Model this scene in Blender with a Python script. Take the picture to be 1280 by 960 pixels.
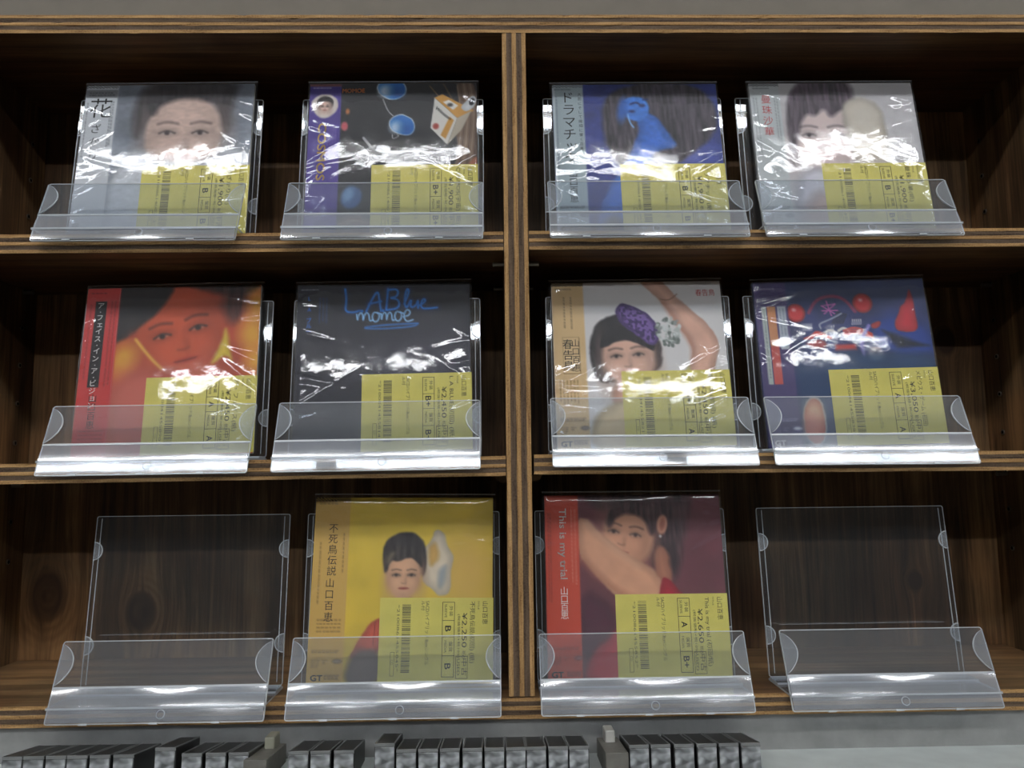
import bpy, bmesh, math, random
import numpy as np
from mathutils import Matrix, Vector

for o in list(bpy.data.objects):
    bpy.data.objects.remove(o)
C = bpy.context.scene.collection
S = 0.0009          # one design unit (close to a millimetre) in metres
Z0 = 1.35           # height of the bottom board of the shelf unit above the floor
R = math.radians

def W(x, y, z):
    return Vector((x * S, y * S, z * S + Z0))

# ------------------------------------------------------------------ camera
FPX = 970.13
CAM = np.array([-17.15, -622.2, 174.52])
_yaw, _pit, _rol = 0.01971, 0.11105, -0.01184
_fw = np.array([math.sin(_yaw) * math.cos(_pit), math.cos(_yaw) * math.cos(_pit), math.sin(_pit)])
_rt0 = np.array([math.cos(_yaw), -math.sin(_yaw), 0.0])
_up0 = np.cross(_rt0, _fw)
_rt = math.cos(_rol) * _rt0 + math.sin(_rol) * _up0
_up = -math.sin(_rol) * _rt0 + math.cos(_rol) * _up0
def at_y(px, py, Y):
    d = _fw + _rt * (px - 640) / FPX + _up * (480 - py) / FPX
    return CAM + d * (Y - CAM[1]) / d[1]
cd = bpy.data.cameras.new('camera')
cam = bpy.data.objects.new('camera', cd)
C.objects.link(cam)
cd.sensor_fit = 'HORIZONTAL'
cd.sensor_width = 36.0
cd.lens = FPX / 1280 * 36.0
cd.clip_start = 0.01
M = Matrix.Identity(4)
for i in range(3):
    M[i][0], M[i][1], M[i][2] = _rt[i], _up[i], -_fw[i]
M.translation = W(*CAM)
cam.matrix_world = M
bpy.context.scene.camera = cam

# ------------------------------------------------------------------ world, exposure
wd = bpy.data.worlds.new('world')
bpy.context.scene.world = wd
wd.use_nodes = True
wd.node_tree.nodes['Background'].inputs[0].default_value = (0.9, 0.95, 1.0, 1)
wd.node_tree.nodes['Background'].inputs[1].default_value = 0.02
vs = bpy.context.scene.view_settings
vs.view_transform = 'Standard'
vs.look = 'None'
vs.gamma = 1.0
vs.use_curve_mapping = False
vs.exposure = 0.0
LAMP = 33.0         # radiance of the ceiling lamps

# ------------------------------------------------------------------ helpers
def srgb(c):
    a = np.asarray(c, float) / 255.0
    return np.where(a <= 0.04045, a / 12.92, ((a + 0.055) / 1.055) ** 2.4)

def obj(name, me, mats=None, parent=None, kind=None):
    if isinstance(me, bmesh.types.BMesh):
        m = bpy.data.meshes.new(name)
        me.to_mesh(m)
        me.free()
        me = m
    o = bpy.data.objects.new(name, me)
    C.objects.link(o)
    if mats is not None:
        for m in (mats if isinstance(mats, (list, tuple)) else [mats]):
            me.materials.append(m)
    if parent is not None:
        o.parent = parent
    if kind:
        o['kind'] = kind
    return o

def tag(o, label, cat, group=None):
    o['label'] = label
    o['category'] = cat
    if group:
        o['group'] = group
    return o

def empty(name, loc, rot=(0, 0, 0)):
    o = bpy.data.objects.new(name, None)
    o.empty_display_size = 0.02
    C.objects.link(o)
    o.location = loc
    o.rotation_euler = rot
    return o

def box_into(bm, x0, x1, y0, y1, z0, z1, mat=0, k=S):
    v = [bm.verts.new((x * k, y * k, z * k)) for x in (x0, x1) for y in (y0, y1) for z in (z0, z1)]
    fs = [(0, 1, 3, 2), (4, 6, 7, 5), (0, 4, 5, 1), (2, 3, 7, 6), (0, 2, 6, 4), (1, 5, 7, 3)]
    out = []
    for f in fs:
        q = bm.faces.new([v[i] for i in f])
        q.material_index = mat
        out.append(q)
    return out

def box(x0, x1, y0, y1, z0, z1, bevel=0.0, k=S):
    bm = bmesh.new()
    box_into(bm, x0, x1, y0, y1, z0, z1, 0, k)
    if bevel:
        bmesh.ops.bevel(bm, geom=bm.edges[:], offset=bevel * k, segments=2, affect='EDGES', profile=0.5)
    return bm

def smooth(o):
    for p in o.data.polygons:
        p.use_smooth = True
    return o

def grid_mesh(name, P):
    """P: array (n, m, 3) of points -> mesh of quads."""
    n, m = P.shape[:2]
    idx = np.arange(n * m).reshape(n, m)
    f = np.stack([idx[:-1, :-1], idx[:-1, 1:], idx[1:, 1:], idx[1:, :-1]], -1).reshape(-1, 4)
    me = bpy.data.meshes.new(name)
    me.from_pydata(P.reshape(-1, 3).tolist(), [], f.tolist())
    return me

# ------------------------------------------------------------------ materials
class NT:
    def __init__(self, name):
        self.m = bpy.data.materials.new(name)
        self.m.use_nodes = True
        self.t = self.m.node_tree
        self.t.nodes.clear()
        self.out = self.t.nodes.new('ShaderNodeOutputMaterial')
    def n(self, typ, **kw):
        nd = self.t.nodes.new(typ)
        for k, v in kw.items():
            setattr(nd, k, v)
        return nd
    def l(self, a, b):
        self.t.links.new(a, b)
    def math(self, op, a, b=None, c=None):
        nd = self.n('ShaderNodeMath', operation=op)
        for i, v in enumerate((a, b, c)):
            if v is None:
                continue
            if isinstance(v, (int, float)):
                nd.inputs[i].default_value = v
            else:
                self.l(v, nd.inputs[i])
        return nd.outputs[0]
    def ramp(self, fac, stops, interp='LINEAR'):
        nd = self.n('ShaderNodeValToRGB')
        nd.color_ramp.interpolation = interp
        e = nd.color_ramp.elements
        while len(e) > 1:
            e.remove(e[-1])
        for i, (p, c) in enumerate(stops):
            el = e[0] if i == 0 else e.new(p)
            el.position = p
            cc = srgb(c)
            el.color = (cc[0], cc[1], cc[2], 1)
        self.l(fac, nd.inputs[0])
        return nd.outputs[0]
    def mix(self, fac, a, b, blend='MIX'):
        nd = self.n('ShaderNodeMix', data_type='RGBA', blend_type=blend)
        for sock, v in ((nd.inputs[0], fac), (nd.inputs[6], a), (nd.inputs[7], b)):
            if isinstance(v, (int, float)):
                sock.default_value = v
            elif isinstance(v, (tuple, list)):
                cc = srgb(v)
                sock.default_value = (cc[0], cc[1], cc[2], 1)
            else:
                self.l(v, sock)
        return nd.outputs[2]
    def noise(self, vec, scale, detail=4, rough=0.55, dist=0.0):
        nd = self.n('ShaderNodeTexNoise')
        nd.inputs['Scale'].default_value = scale
        nd.inputs['Detail'].default_value = detail
        nd.inputs['Roughness'].default_value = rough
        nd.inputs['Distortion'].default_value = dist
        if vec is not None:
            self.l(vec, nd.inputs['Vector'])
        return nd.outputs[0]
    def coord(self, scale=(1, 1, 1), loc=(0, 0, 0)):
        tc = self.n('ShaderNodeTexCoord')
        mp = self.n('ShaderNodeMapping')
        mp.inputs['Scale'].default_value = scale
        mp.inputs['Location'].default_value = loc
        self.l(tc.outputs['Object'], mp.inputs[0])
        return mp.outputs[0]
    def bsdf(self, color, rough=0.5, bump=None, bstr=0.2, bdist=0.001, spec=0.5, metal=0.0):
        p = self.n('ShaderNodeBsdfPrincipled')
        if isinstance(color, (tuple, list)):
            cc = srgb(color)
            p.inputs['Base Color'].default_value = (cc[0], cc[1], cc[2], 1)
        else:
            self.l(color, p.inputs['Base Color'])
        if isinstance(rough, (int, float)):
            p.inputs['Roughness'].default_value = rough
        else:
            self.l(rough, p.inputs['Roughness'])
        p.inputs['Specular IOR Level'].default_value = spec
        p.inputs['Metallic'].default_value = metal
        if bump is not None:
            b = self.n('ShaderNodeBump')
            b.inputs['Strength'].default_value = bstr
            b.inputs['Distance'].default_value = bdist
            self.l(bump, b.inputs['Height'])
            self.l(b.outputs[0], p.inputs['Normal'])
        self.l(p.outputs[0], self.out.inputs[0])
        return self.m

def plain(name, c, rough=0.5, spec=0.5, metal=0.0, grain=0.0, gscale=200):
    t = NT(name)
    if grain:
        nz = t.noise(t.coord(), gscale, 3)
        lo = tuple(v * (1 - grain) for v in c)
        hi = tuple(min(255, v * (1 + grain)) for v in c)
        return t.bsdf(t.ramp(nz, [(0.3, lo), (0.7, hi)]), rough, nz, 0.08, 0.0005, spec, metal)
    return t.bsdf(c, rough, None, 0, 0, spec, metal)

def stained_wood(name, axis, knots=(), dark=(44, 32, 22), mid=(96, 73, 51), light=(156, 122, 86), seed=0.0):
    """dark stained plywood face; grain runs along axis (0 x, 1 y, 2 z); knots: (x, z, rx, rz) in metres."""
    t = NT(name)
    tc = t.n('ShaderNodeTexCoord')
    vec = tc.outputs['Object']
    sep = t.n('ShaderNodeSeparateXYZ')
    t.l(vec, sep.inputs[0])
    ko = None
    sx = sep.outputs[0]
    for (kx, kz, rx, rz) in knots:
        dx = t.math('DIVIDE', t.math('SUBTRACT', sep.outputs[0], kx), rx)
        dz = t.math('DIVIDE', t.math('SUBTRACT', sep.outputs[2], kz), rz)
        d = t.math('SQRT', t.math('ADD', t.math('MULTIPLY', dx, dx), t.math('MULTIPLY', dz, dz)))
        # grain bends round the knot
        g = t.math('DIVIDE', dx, t.math('ADD', t.math('MULTIPLY', d, d), 0.6))
        sx = t.math('SUBTRACT', sx, t.math('MULTIPLY', g, rx * 0.9))
        ko = d if ko is None else t.math('MINIMUM', ko, d)
    cb = t.n('ShaderNodeCombineXYZ')
    t.l(sx, cb.inputs[0])
    t.l(sep.outputs[1], cb.inputs[1])
    t.l(sep.outputs[2], cb.inputs[2])
    mp = t.n('ShaderNodeMapping')
    sc = [60, 60, 60]
    sc[axis] = 3.5
    mp.inputs['Scale'].default_value = sc
    mp.inputs['Location'].default_value = (seed, seed * 1.7, seed * 0.6)
    t.l(cb.outputs[0], mp.inputs[0])
    g1 = t.noise(mp.outputs[0], 1.0, 6, 0.65, 0.6)
    mp2 = t.n('ShaderNodeMapping')
    sc2 = [420, 420, 420]
    sc2[axis] = 12
    mp2.inputs['Scale'].default_value = sc2
    t.l(cb.outputs[0], mp2.inputs[0])
    g2 = t.noise(mp2.outputs[0], 1.0, 3, 0.6)
    mp3 = t.n('ShaderNodeMapping')
    sc3 = [9, 9, 9]
    mp3.inputs['Scale'].default_value = sc3
    mp3.inputs['Location'].default_value = (seed * 2, 3, seed)
    t.l(vec, mp3.inputs[0])
    g3 = t.noise(mp3.outputs[0], 1.0, 3, 0.5)
    f = t.math('ADD', t.math('MULTIPLY', g1, 0.55), t.math('ADD', t.math('MULTIPLY', g2, 0.22), t.math('MULTIPLY', g3, 0.34)))
    col = t.ramp(f, [(0.40, dark), (0.545, mid), (0.69, light)])
    tint = t.ramp(g3, [(0.36, (255, 234, 212)), (0.5, (244, 248, 240)), (0.62, (255, 242, 222))])
    col = t.mix(0.8, col, tint, 'MULTIPLY')
    if ko is not None:
        wob = t.math('ADD', ko, t.math('MULTIPLY', g1, 0.5))
        ring = t.math('SINE', t.math('MULTIPLY', wob, 17.0))
        fade = t.n('ShaderNodeMapRange')
        t.l(ko, fade.inputs[0])
        fade.inputs[1].default_value = 2.6
        fade.inputs[2].default_value = 0.9
        rr = t.math('MULTIPLY', t.math('MULTIPLY', t.math('ADD', ring, 1.0), 0.3), fade.outputs[0])
        col = t.mix(rr, col, (104, 74, 44))
        core = t.n('ShaderNodeMapRange')
        t.l(wob, core.inputs[0])
        core.inputs[1].default_value = 1.45
        core.inputs[2].default_value = 1.05
        col = t.mix(t.math('MULTIPLY', core.outputs[0], t.math('ADD', 0.35, t.math('MULTIPLY', g2, 0.8))), col, (48, 30, 22))
    return t.bsdf(col, 0.55, f, 0.35, 0.0006, 0.35)

def ply_edge(name, axis_t, thick):
    """raw sawn edge of five-ply board; axis_t is the thickness axis (0 x or 2 z), centred at the object's origin."""
    t = NT(name)
    tc = t.n('ShaderNodeTexCoord')
    sep = t.n('ShaderNodeSeparateXYZ')
    t.l(tc.outputs['Object'], sep.inputs[0])
    along = 2 if axis_t == 0 else 0
    sc = [500, 500, 500]
    sc[along] = 22
    mp = t.n('ShaderNodeMapping')
    mp.inputs['Scale'].default_value = sc
    t.l(tc.outputs['Object'], mp.inputs[0])
    fine = t.noise(mp.outputs[0], 1.0, 5, 0.7)
    sw = [14, 14, 14]
    mp2 = t.n('ShaderNodeMapping')
    mp2.inputs['Scale'].default_value = sw
    t.l(tc.outputs['Object'], mp2.inputs[0])
    wav = t.noise(mp2.outputs[0], 1.0, 4, 0.6)
    grit = t.noise(tc.outputs['Object'], 900, 3, 0.7)
    pos = t.math('ADD', t.math('DIVIDE', sep.outputs[axis_t], thick), 0.5)
    pos = t.math('ADD', pos, t.math('MULTIPLY', t.math('SUBTRACT', wav, 0.5), 0.10))
    pos = t.math('ADD', pos, t.math('MULTIPLY', t.math('SUBTRACT', fine, 0.5), 0.05))
    L1, L2, D1, D2 = (196, 160, 112), (186, 149, 101), (112, 96, 82), (100, 86, 74)
    base = t.ramp(pos, [(0.0, L1), (0.165, L1), (0.19, D1), (0.395, D2), (0.425, L2), (0.585, L1), (0.61, D2), (0.81, D1), (0.84, L1), (1.0, L2)])
    var = t.math('ADD', t.math('MULTIPLY', fine, 0.7), t.math('MULTIPLY', grit, 0.35))
    mul = t.ramp(var, [(0.36, (104, 90, 78)), (0.5, (214, 206, 196)), (0.64, (255, 252, 246))])
    col = t.mix(0.95, base, mul, 'MULTIPLY')
    return t.bsdf(col, 0.75, var, 0.6, 0.0006, 0.2)

def clear_plastic(name, tint=(244, 247, 250), haze=0.03, rough=0.03, ior=1.5, gain=1.6, bump=0.0, bscale=30, hazecol=(230, 235, 240)):
    t = NT(name)
    tr = t.n('ShaderNodeBsdfTransparent')
    cc = srgb(tint)
    tr.inputs[0].default_value = (cc[0], cc[1], cc[2], 1)
    gl = t.n('ShaderNodeBsdfGlossy')
    gl.inputs['Roughness'].default_value = rough
    gl.inputs['Color'].default_value = (1, 1, 1, 1)
    lw = t.n('ShaderNodeLayerWeight')
    lw.inputs['Blend'].default_value = 0.5
    f0 = ((ior - 1) / (ior + 1)) ** 2
    if bump:
        b = t.n('ShaderNodeBump')
        b.inputs['Strength'].default_value = bump
        b.inputs['Distance'].default_value = 0.001
        t.l(t.noise(t.coord(), bscale, 2, 0.5), b.inputs['Height'])
        t.l(b.outputs[0], gl.inputs['Normal'])
        t.l(b.outputs[0], lw.inputs['Normal'])
    mx = t.n('ShaderNodeMixShader')
    fr = t.math('MULTIPLY_ADD', t.math('POWER', lw.outputs['Facing'], 5.0), 1.0 - f0, f0)     # Schlick, same from both sides
    f = t.math('MINIMUM', t.math('MULTIPLY', fr, gain), 1.0)
    t.l(f, mx.inputs[0])
    t.l(tr.outputs[0], mx.inputs[1])
    t.l(gl.outputs[0], mx.inputs[2])
    last = mx.outputs[0]
    if haze:
        df = t.n('ShaderNodeBsdfDiffuse')
        hc = srgb(hazecol)
        df.inputs[0].default_value = (hc[0], hc[1], hc[2], 1)
        m2 = t.n('ShaderNodeMixShader')
        m2.inputs[0].default_value = haze
        t.l(last, m2.inputs[1])
        t.l(df.outputs[0], m2.inputs[2])
        last = m2.outputs[0]
    t.l(last, t.out.inputs[0])
    return t.m

def printed(name):
    t = NT(name)
    a = t.n('ShaderNodeAttribute', attribute_name='print')
    return t.bsdf(a.outputs['Color'], 0.55, None, 0, 0, 0.25)

def emit(name, c, s):
    t = NT(name)
    e = t.n('ShaderNodeEmission')
    cc = srgb(c)
    e.inputs[0].default_value = (cc[0], cc[1], cc[2], 1)
    e.inputs[1].default_value = s
    t.l(e.outputs[0], t.out.inputs[0])
    return t.m

MT = {}
MT['back'] = stained_wood('stained_back_panel', 2, [(-450 * S, 60 * S + Z0, 17 * S, 24 * S), (-361 * S, 44 * S + Z0, 15 * S, 19 * S),
                          (392 * S, 62 * S + Z0, 8 * S, 10 * S), (330 * S, 250 * S + Z0, 12 * S, 18 * S), (-280 * S, 300 * S + Z0, 14 * S, 20 * S), (440 * S, 300 * S + Z0, 11 * S, 14 * S)], seed=2.0)
MT['side'] = stained_wood('stained_upright', 2, seed=5.0)
MT['shelf'] = stained_wood('stained_shelf', 0, seed=9.0, dark=(48, 33, 22), mid=(88, 63, 42), light=(128, 96, 65))
MT['shelf_lit'] = stained_wood('stained_shelf_lit', 0, seed=14.0, dark=(66, 50, 35), mid=(116, 90, 64), light=(166, 134, 98))  # shelf stain painted lighter, for the stronger light on the bottom row
MT['print'] = printed('printed_paper')
MT['clear'] = clear_plastic('clear_acrylic', haze=0.012, gain=1.1)
MT['tab'] = clear_plastic('acrylic_tab', haze=0.13, gain=1.6)
MT['lip'] = clear_plastic('clear_acrylic_lip', haze=0.045, gain=1.5)
MT['clear_edge'] = clear_plastic('acrylic_cut_edge', haze=0.52, rough=0.25, gain=3.0, hazecol=(222, 228, 232))
MT['pocket'] = clear_plastic('acrylic_pocket', haze=0.26, rough=0.13, gain=4.0, bump=0.25, bscale=45, hazecol=(222, 228, 238))
MT['film'] = clear_plastic('clear_film', tint=(250, 251, 252), haze=0.055, rough=0.05, gain=1.0, bump=0.06, bscale=120)
MT['film_edge'] = clear_plastic('film_seam', haze=0.16, rough=0.15, gain=3.0)
MT['sticker'] = plain('yellow_sticker', (224, 212, 104), 0.6, 0.3, grain=0.03, gscale=60)
MT['ink'] = plain('ink_black', (28, 27, 24), 0.6, 0.2)
MT['ink_soft'] = plain('ink_grey', (105, 100, 62), 0.6, 0.2)
MT['white_ink'] = plain('ink_white', (238, 234, 228), 0.6, 0.2)
MT['red_ink'] = plain('ink_red', (196, 62, 64), 0.6, 0.2)
MT['orange_ink'] = plain('ink_orange', (226, 128, 52), 0.6, 0.2)
MT['gold_ink'] = plain('ink_gold', (214, 172, 86), 0.6, 0.2)
MT['blue_ink'] = plain('ink_blue', (36, 116, 208), 0.6, 0.2)
MT['paper'] = plain('white_card', (214, 212, 205), 0.7, 0.2)
MT['steel'] = plain('pin_steel', (150, 146, 138), 0.35, 0.5, 0.9)
MT['hole'] = plain('hole_dark', (10, 8, 7), 0.8, 0.1)
MT['wall'] = plain('painted_wall', (128, 122, 112), 0.8, 0.2, grain=0.02, gscale=40)
MT['grey_panel'] = plain('grey_laminate', (138, 139, 138), 0.6, 0.3, grain=0.05, gscale=70)
MT['tray'] = plain('pale_laminate', (205, 212, 210), 0.55, 0.3, grain=0.03, gscale=50)
MT['floor'] = plain('floor_tile', (104, 100, 95), 0.4, 0.4, grain=0.05, gscale=12)
MT['ceil'] = plain('ceiling_white', (225, 225, 222), 0.85, 0.2, grain=0.03, gscale=90)
MT['lamp'] = emit('lamp_tube', (250, 252, 255), LAMP)
MT['housing'] = plain('lamp_housing', (230, 230, 228), 0.5)
MT['case_top'] = plain('case_black', (34, 34, 33), 0.35, 0.5, grain=0.1, gscale=300)
MT['case_rim'] = plain('case_rim_grey', (112, 114, 114), 0.35, 0.5)
def case_front():
    t = NT('case_window')
    nz = t.noise(t.coord((1, 1, 1.4)), 130, 1, 0.4, 0.4)
    col = t.ramp(nz, [(0.34, (84, 86, 87)), (0.52, (122, 125, 127)), (0.72, (178, 182, 185))])  # the pale end of the ramp paints soft highlights on the grey front
    return t.bsdf(col, 0.18, nz, 0.5, 0.001, 0.6)
MT['case_front'] = case_front()
MT['div_top'] = plain('divider_grey', (104, 102, 96), 0.45, 0.4, grain=0.06)
MT['div_tab_olive'] = plain('divider_tab_olive_grey', (138, 138, 124), 0.45, 0.4)
MT['div_tab'] = plain('divider_tab_grey', (176, 176, 170), 0.45, 0.4)

# ------------------------------------------------------------------ room and ceiling lamps
def room_box(name, x0, x1, y0, y1, z0, z1, mat):
    o = obj(name, box(x0, x1, y0, y1, z0, z1, k=1.0), mat, kind='structure')
    return o
D = 149.85
HX, CEIL = 4.2, 3.16
YB = (D + 14) * S
YF = -6.4
room_box('floor', -HX, HX, YF, YB + 0.1, -0.1, 0.0, MT['floor'])
room_box('ceiling', -HX, HX, YF, YB + 0.1, CEIL, CEIL + 0.1, MT['ceil'])
room_box('wall_back', -HX, HX, YB, YB + 0.1, 0, CEIL, MT['wall'])
room_box('wall_front', -HX, HX, YF - 0.1, YF, 0, CEIL, MT['wall'])
room_box('wall_left', -HX - 0.1, -HX, YF, YB, 0, CEIL, MT['wall'])
room_box('wall_right', HX, HX + 0.1, YF, YB, 0, CEIL, MT['wall'])

lamp_me = None
def lamp(x, y, where):
    root = empty('ceiling_lamp', (x, y, CEIL))
    h = obj('housing', box(-0.62, 0.62, -0.09, 0.09, -0.045, 0.0, k=1.0), MT['housing'], root)
    for s in (-1, 1):
        bm = bmesh.new()
        bmesh.ops.create_cone(bm, cap_ends=True, segments=12, radius1=0.016, radius2=0.016, depth=1.18,
                              matrix=Matrix.Translation((0, s * 0.045, -0.064)) @ Matrix.Rotation(R(90), 4, 'Y'))
        obj('tube', bm, MT['lamp'], root)
    tag(root, 'white twin-tube fluorescent lamp on the ceiling, ' + where, 'lamp', 'ceiling lamps')
for x in (-2.52, -1.26, 0.0, 1.26, 2.52):
    lamp(x, -1.62, 'in the row nearest the wooden shelf')
for x in (-1.26, 0.0, 1.26):
    lamp(x, -3.5, 'in the row away from the wooden shelf')

# ------------------------------------------------------------------ counter under the shelf unit
TS, TD = 15.8, 19.9
counter = empty('display_counter', (0, 0, 0))
tag(counter, 'grey laminate counter with a pale tray below the wooden shelf unit', 'counter')
def cpart(name, bm, m):
    return obj(name, bm, m, counter)
zc = lambda z: z + Z0 / S
cpart('upper_panel', box(-640, 640, 4, D + 12, 0, zc(-TS - 0.3)), MT['grey_panel'])
def tray_mesh():
    bm = bmesh.new()
    prof = [(-150, -36), (4, -43), (4, -60), (-150, -60)]
    a = [bm.verts.new((-640 * S, y * S, zc(z) * S)) for y, z in prof]
    b = [bm.verts.new((640 * S, y * S, zc(z) * S)) for y, z in prof]
    bm.faces.new(a[::-1]); bm.faces.new(b)
    for i in range(4):
        j = (i + 1) % 4
        bm.faces.new((a[i], a[j], b[j], b[i]))
    bmesh.ops.recalc_face_normals(bm, faces=bm.faces)
    return bm
cpart('tray', tray_mesh(), MT['tray'])
cpart('lower_body', box(-640, 640, -150, 4, 0, zc(-60)), MT['grey_panel'])

# ------------------------------------------------------------------ wooden shelf unit
Z1, Z2, ZT, WX = 370.49, 185.4, 544.58, 475.97
unit = empty('shelf_unit', W(0, 0, -TS))
tag(unit, 'dark stained plywood shelf unit with raw ply edges and six compartments', 'shelf')
unit_inv = Matrix.Translation(-W(0, 0, -TS))
rng = np.random.default_rng(4)

def ply_board(name, length, depth, thick, axis, edge_mat, face_mat, wobble=0.35):
    """board centred on the origin of its thickness, front edge at y=0 uneven ply by ply.
    axis 'x': runs along x, thickness in z.  axis 'z': runs along z, thickness in x."""
    n = max(12, int(length / 7))
    ts = np.array([-0.5, -0.33, -0.315, -0.09, -0.075, 0.085, 0.10, 0.31, 0.325, 0.5])
    rec = np.array([0.2, 0.0, 0.45, 0.5, 0.0, 0.0, 0.5, 0.45, 0.0, 0.2])
    al = np.linspace(0, length, n + 1)
    bm = bmesh.new()
    rows = []
    walk = np.cumsum(rng.normal(0, 0.12, n + 1)); walk -= np.linspace(walk[0], walk[-1], n + 1)
    for i, a in enumerate(al):
        chip = rng.random(10) < 0.04
        r = []
        for j, tt in enumerate(ts):
            yy = rec[j] + rng.normal(0, 0.12) * wobble + (rng.uniform(0.3, 0.9) if chip[j] else 0)
            dt = tt * thick + (rng.normal(0, 0.10) if j in (0, 9) else 0) * wobble
            r.append(bm.verts.new((a * S, yy * S, dt * S) if axis == 'x' else (dt * S, yy * S, a * S)))
        bk = [bm.verts.new((a * S, depth * S, s * thick * 0.5 * S) if axis == 'x' else (s * thick * 0.5 * S, depth * S, a * S)) for s in (-1, 1)]
        rows.append((r, bk))
    for i in range(n):
        (r0, b0), (r1, b1) = rows[i], rows[i + 1]
        for j in range(9):
            f = bm.faces.new((r0[j], r1[j], r1[j + 1], r0[j + 1])); f.material_index = 0
        for q in ((r0[9], r1[9], b1[1], b0[1]), (b0[0], b1[0], r1[0], r0[0]), (b0[1], b1[1], b1[0], b0[0])):
            f = bm.faces.new(q); f.material_index = 1
    for (r, b), rev in ((rows[0], False), (rows[-1], True)):
        vs_ = r + [b[1], b[0]]
        f = bm.faces.new(vs_ if not rev else vs_[::-1]); f.material_index = 1
    bmesh.ops.recalc_face_normals(bm, faces=bm.faces)
    return obj(name, bm, [edge_mat, face_mat], unit)

edge_h = ply_edge('sawn_ply_edge_horizontal', 2, TS * S)
edge_v = ply_edge('sawn_ply_edge_upright', 0, TD * S)
FULL = 2 * WX + 2 * TD
o = ply_board('top_board', FULL, D + 8, TS + 0.4, 'x', edge_h, MT['shelf']); o.location = unit_inv @ W(-FULL / 2, 0, ZT + TS / 2)
o = ply_board('bottom_board', FULL, D + 8, TS, 'x', edge_h, MT['shelf_lit']); o.location = unit_inv @ W(-FULL / 2, 0, -TS / 2)
o = ply_board('divider', ZT - 1.5, D - 1, TD, 'z', edge_v, MT['side']); o.location = unit_inv @ W(0, 0, 1.0)
for s in (-1, 1):
    o = ply_board('side_panel', ZT - 0.6, D - 1, TD, 'z', edge_v, MT['side'])
    o.location = unit_inv @ W(s * (WX + TD / 2), 0, 0.3)
    side = o
    for zz in (95, 132, 169, 206, 243.5, 280.5, 317, 354, 391, 428, 465, 502):
        bm = bmesh.new()
        bmesh.ops.create_cone(bm, cap_ends=False, segments=14, radius1=2.6 * S, radius2=2.6 * S, depth=1.0 * S)
        bmesh.ops.create_circle(bm, cap_ends=True, segments=14, radius=2.5 * S)
        bmesh.ops.create_cone(bm, cap_ends=False, segments=14, radius1=2.7 * S, radius2=1.6 * S, depth=0.3 * S, matrix=Matrix.Translation((0, 0, 0.6 * S)))
        for f in bm.faces:
            f.material_index = 1 if len(f.verts) > 4 else 0
        hl = obj('peg_socket', bm, [MT['steel'], MT['hole']], side)
        hl.rotation_euler = (0, -s * R(90), 0)
        hl.location = Vector((-s * (TD / 2 + 0.2) * S, 126 * S, (zz - 0.3) * S))
o = obj('back_panel', box(-WX - TD, WX + TD, D, D + 8, 0.3, ZT - 0.3), MT['back'], unit)
o.location = unit_inv @ Vector((0, 0, Z0))
# keep the back panel's object space equal to world height so its knots land where they belong
for v in o.data.vertices:
    v.co.z += Z0
o.location.z -= Z0

def shelf(x0, x1, z_left, z_right):
    L = x1 - x0
    o = ply_board('shelf_board', L, D - 2, TS, 'x', edge_h, MT['shelf'])
    o.location = unit_inv @ W(x0, 0, z_left - TS / 2)
    o.rotation_euler = (0, -math.atan2(z_right - z_left, L), 0)
HALF = TD / 2
shelf(-WX + 0.6, -HALF - 0.6, Z1, Z1)
shelf(HALF + 0.6, WX - 0.6, Z1 + 0.4, Z1 + 0.6)
shelf(-WX + 0.6, -HALF - 0.6, Z2 - 1.4, Z2 + 0.8)
shelf(HALF + 2.0, WX - 0.6, Z2 + 1.6, Z2)
def pin(x, y, z, s, clear=False):
    bm = bmesh.new()
    bmesh.ops.create_cone(bm, cap_ends=True, segments=14, radius1=2.0 * S, radius2=2.0 * S, depth=10 * S, matrix=Matrix.Rotation(R(90), 4, 'Y'))
    bmesh.ops.create_cone(bm, cap_ends=True, segments=14, radius1=2.4 * S, radius2=2.4 * S, depth=1.4 * S, matrix=Matrix.Translation((s * 4.4 * S, 0, 0)) @ Matrix.Rotation(R(90), 4, 'Y'))
    o = obj('shelf_pin', bm, MT['steel'], unit)
    o.location = unit_inv @ W(x, y, z)
for s in (-1, 1):
    pin(s * (HALF + 4.6), 25, Z1 - TS - 5.0, s)
    pin(s * (HALF + 4.6), 126, Z1 - TS - 2.6, s)
    pin(s * (WX - 4.6), 126, Z1 - TS - 2.6, -s)
    pin(s * (WX - 4.6), 126, Z2 - TS - 3.6, -s)
    pin(s * (WX - 4.6), 25, Z1 - TS - 2.6, -s)
    pin(s * (WX - 4.6), 25, Z2 - TS - 3.6, -s)
    bm = bmesh.new()       # wedge bracket carrying the lower shelf at the divider
    pr = [(0, 0), (9, 0), (7.4, -3.6), (0, -5.4)]
    a = [bm.verts.new((s * x * S, -3 * S, z * S)) for x, z in pr]
    b = [bm.verts.new((s * x * S, 4 * S, z * S)) for x, z in pr]
    bm.faces.new(a); bm.faces.new(b[::-1])
    for i in range(4):
        j = (i + 1) % 4
        bm.faces.new((a[i], b[i], b[j], a[j]))
    bmesh.ops.recalc_face_normals(bm, faces=bm.faces)
    o = obj('shelf_bracket', bm, MT['side'], unit)
    o.location = unit_inv @ W(s * (HALF + 0.2), 18, Z2 - TS + (0.5 if s < 0 else 1.1))

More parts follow.
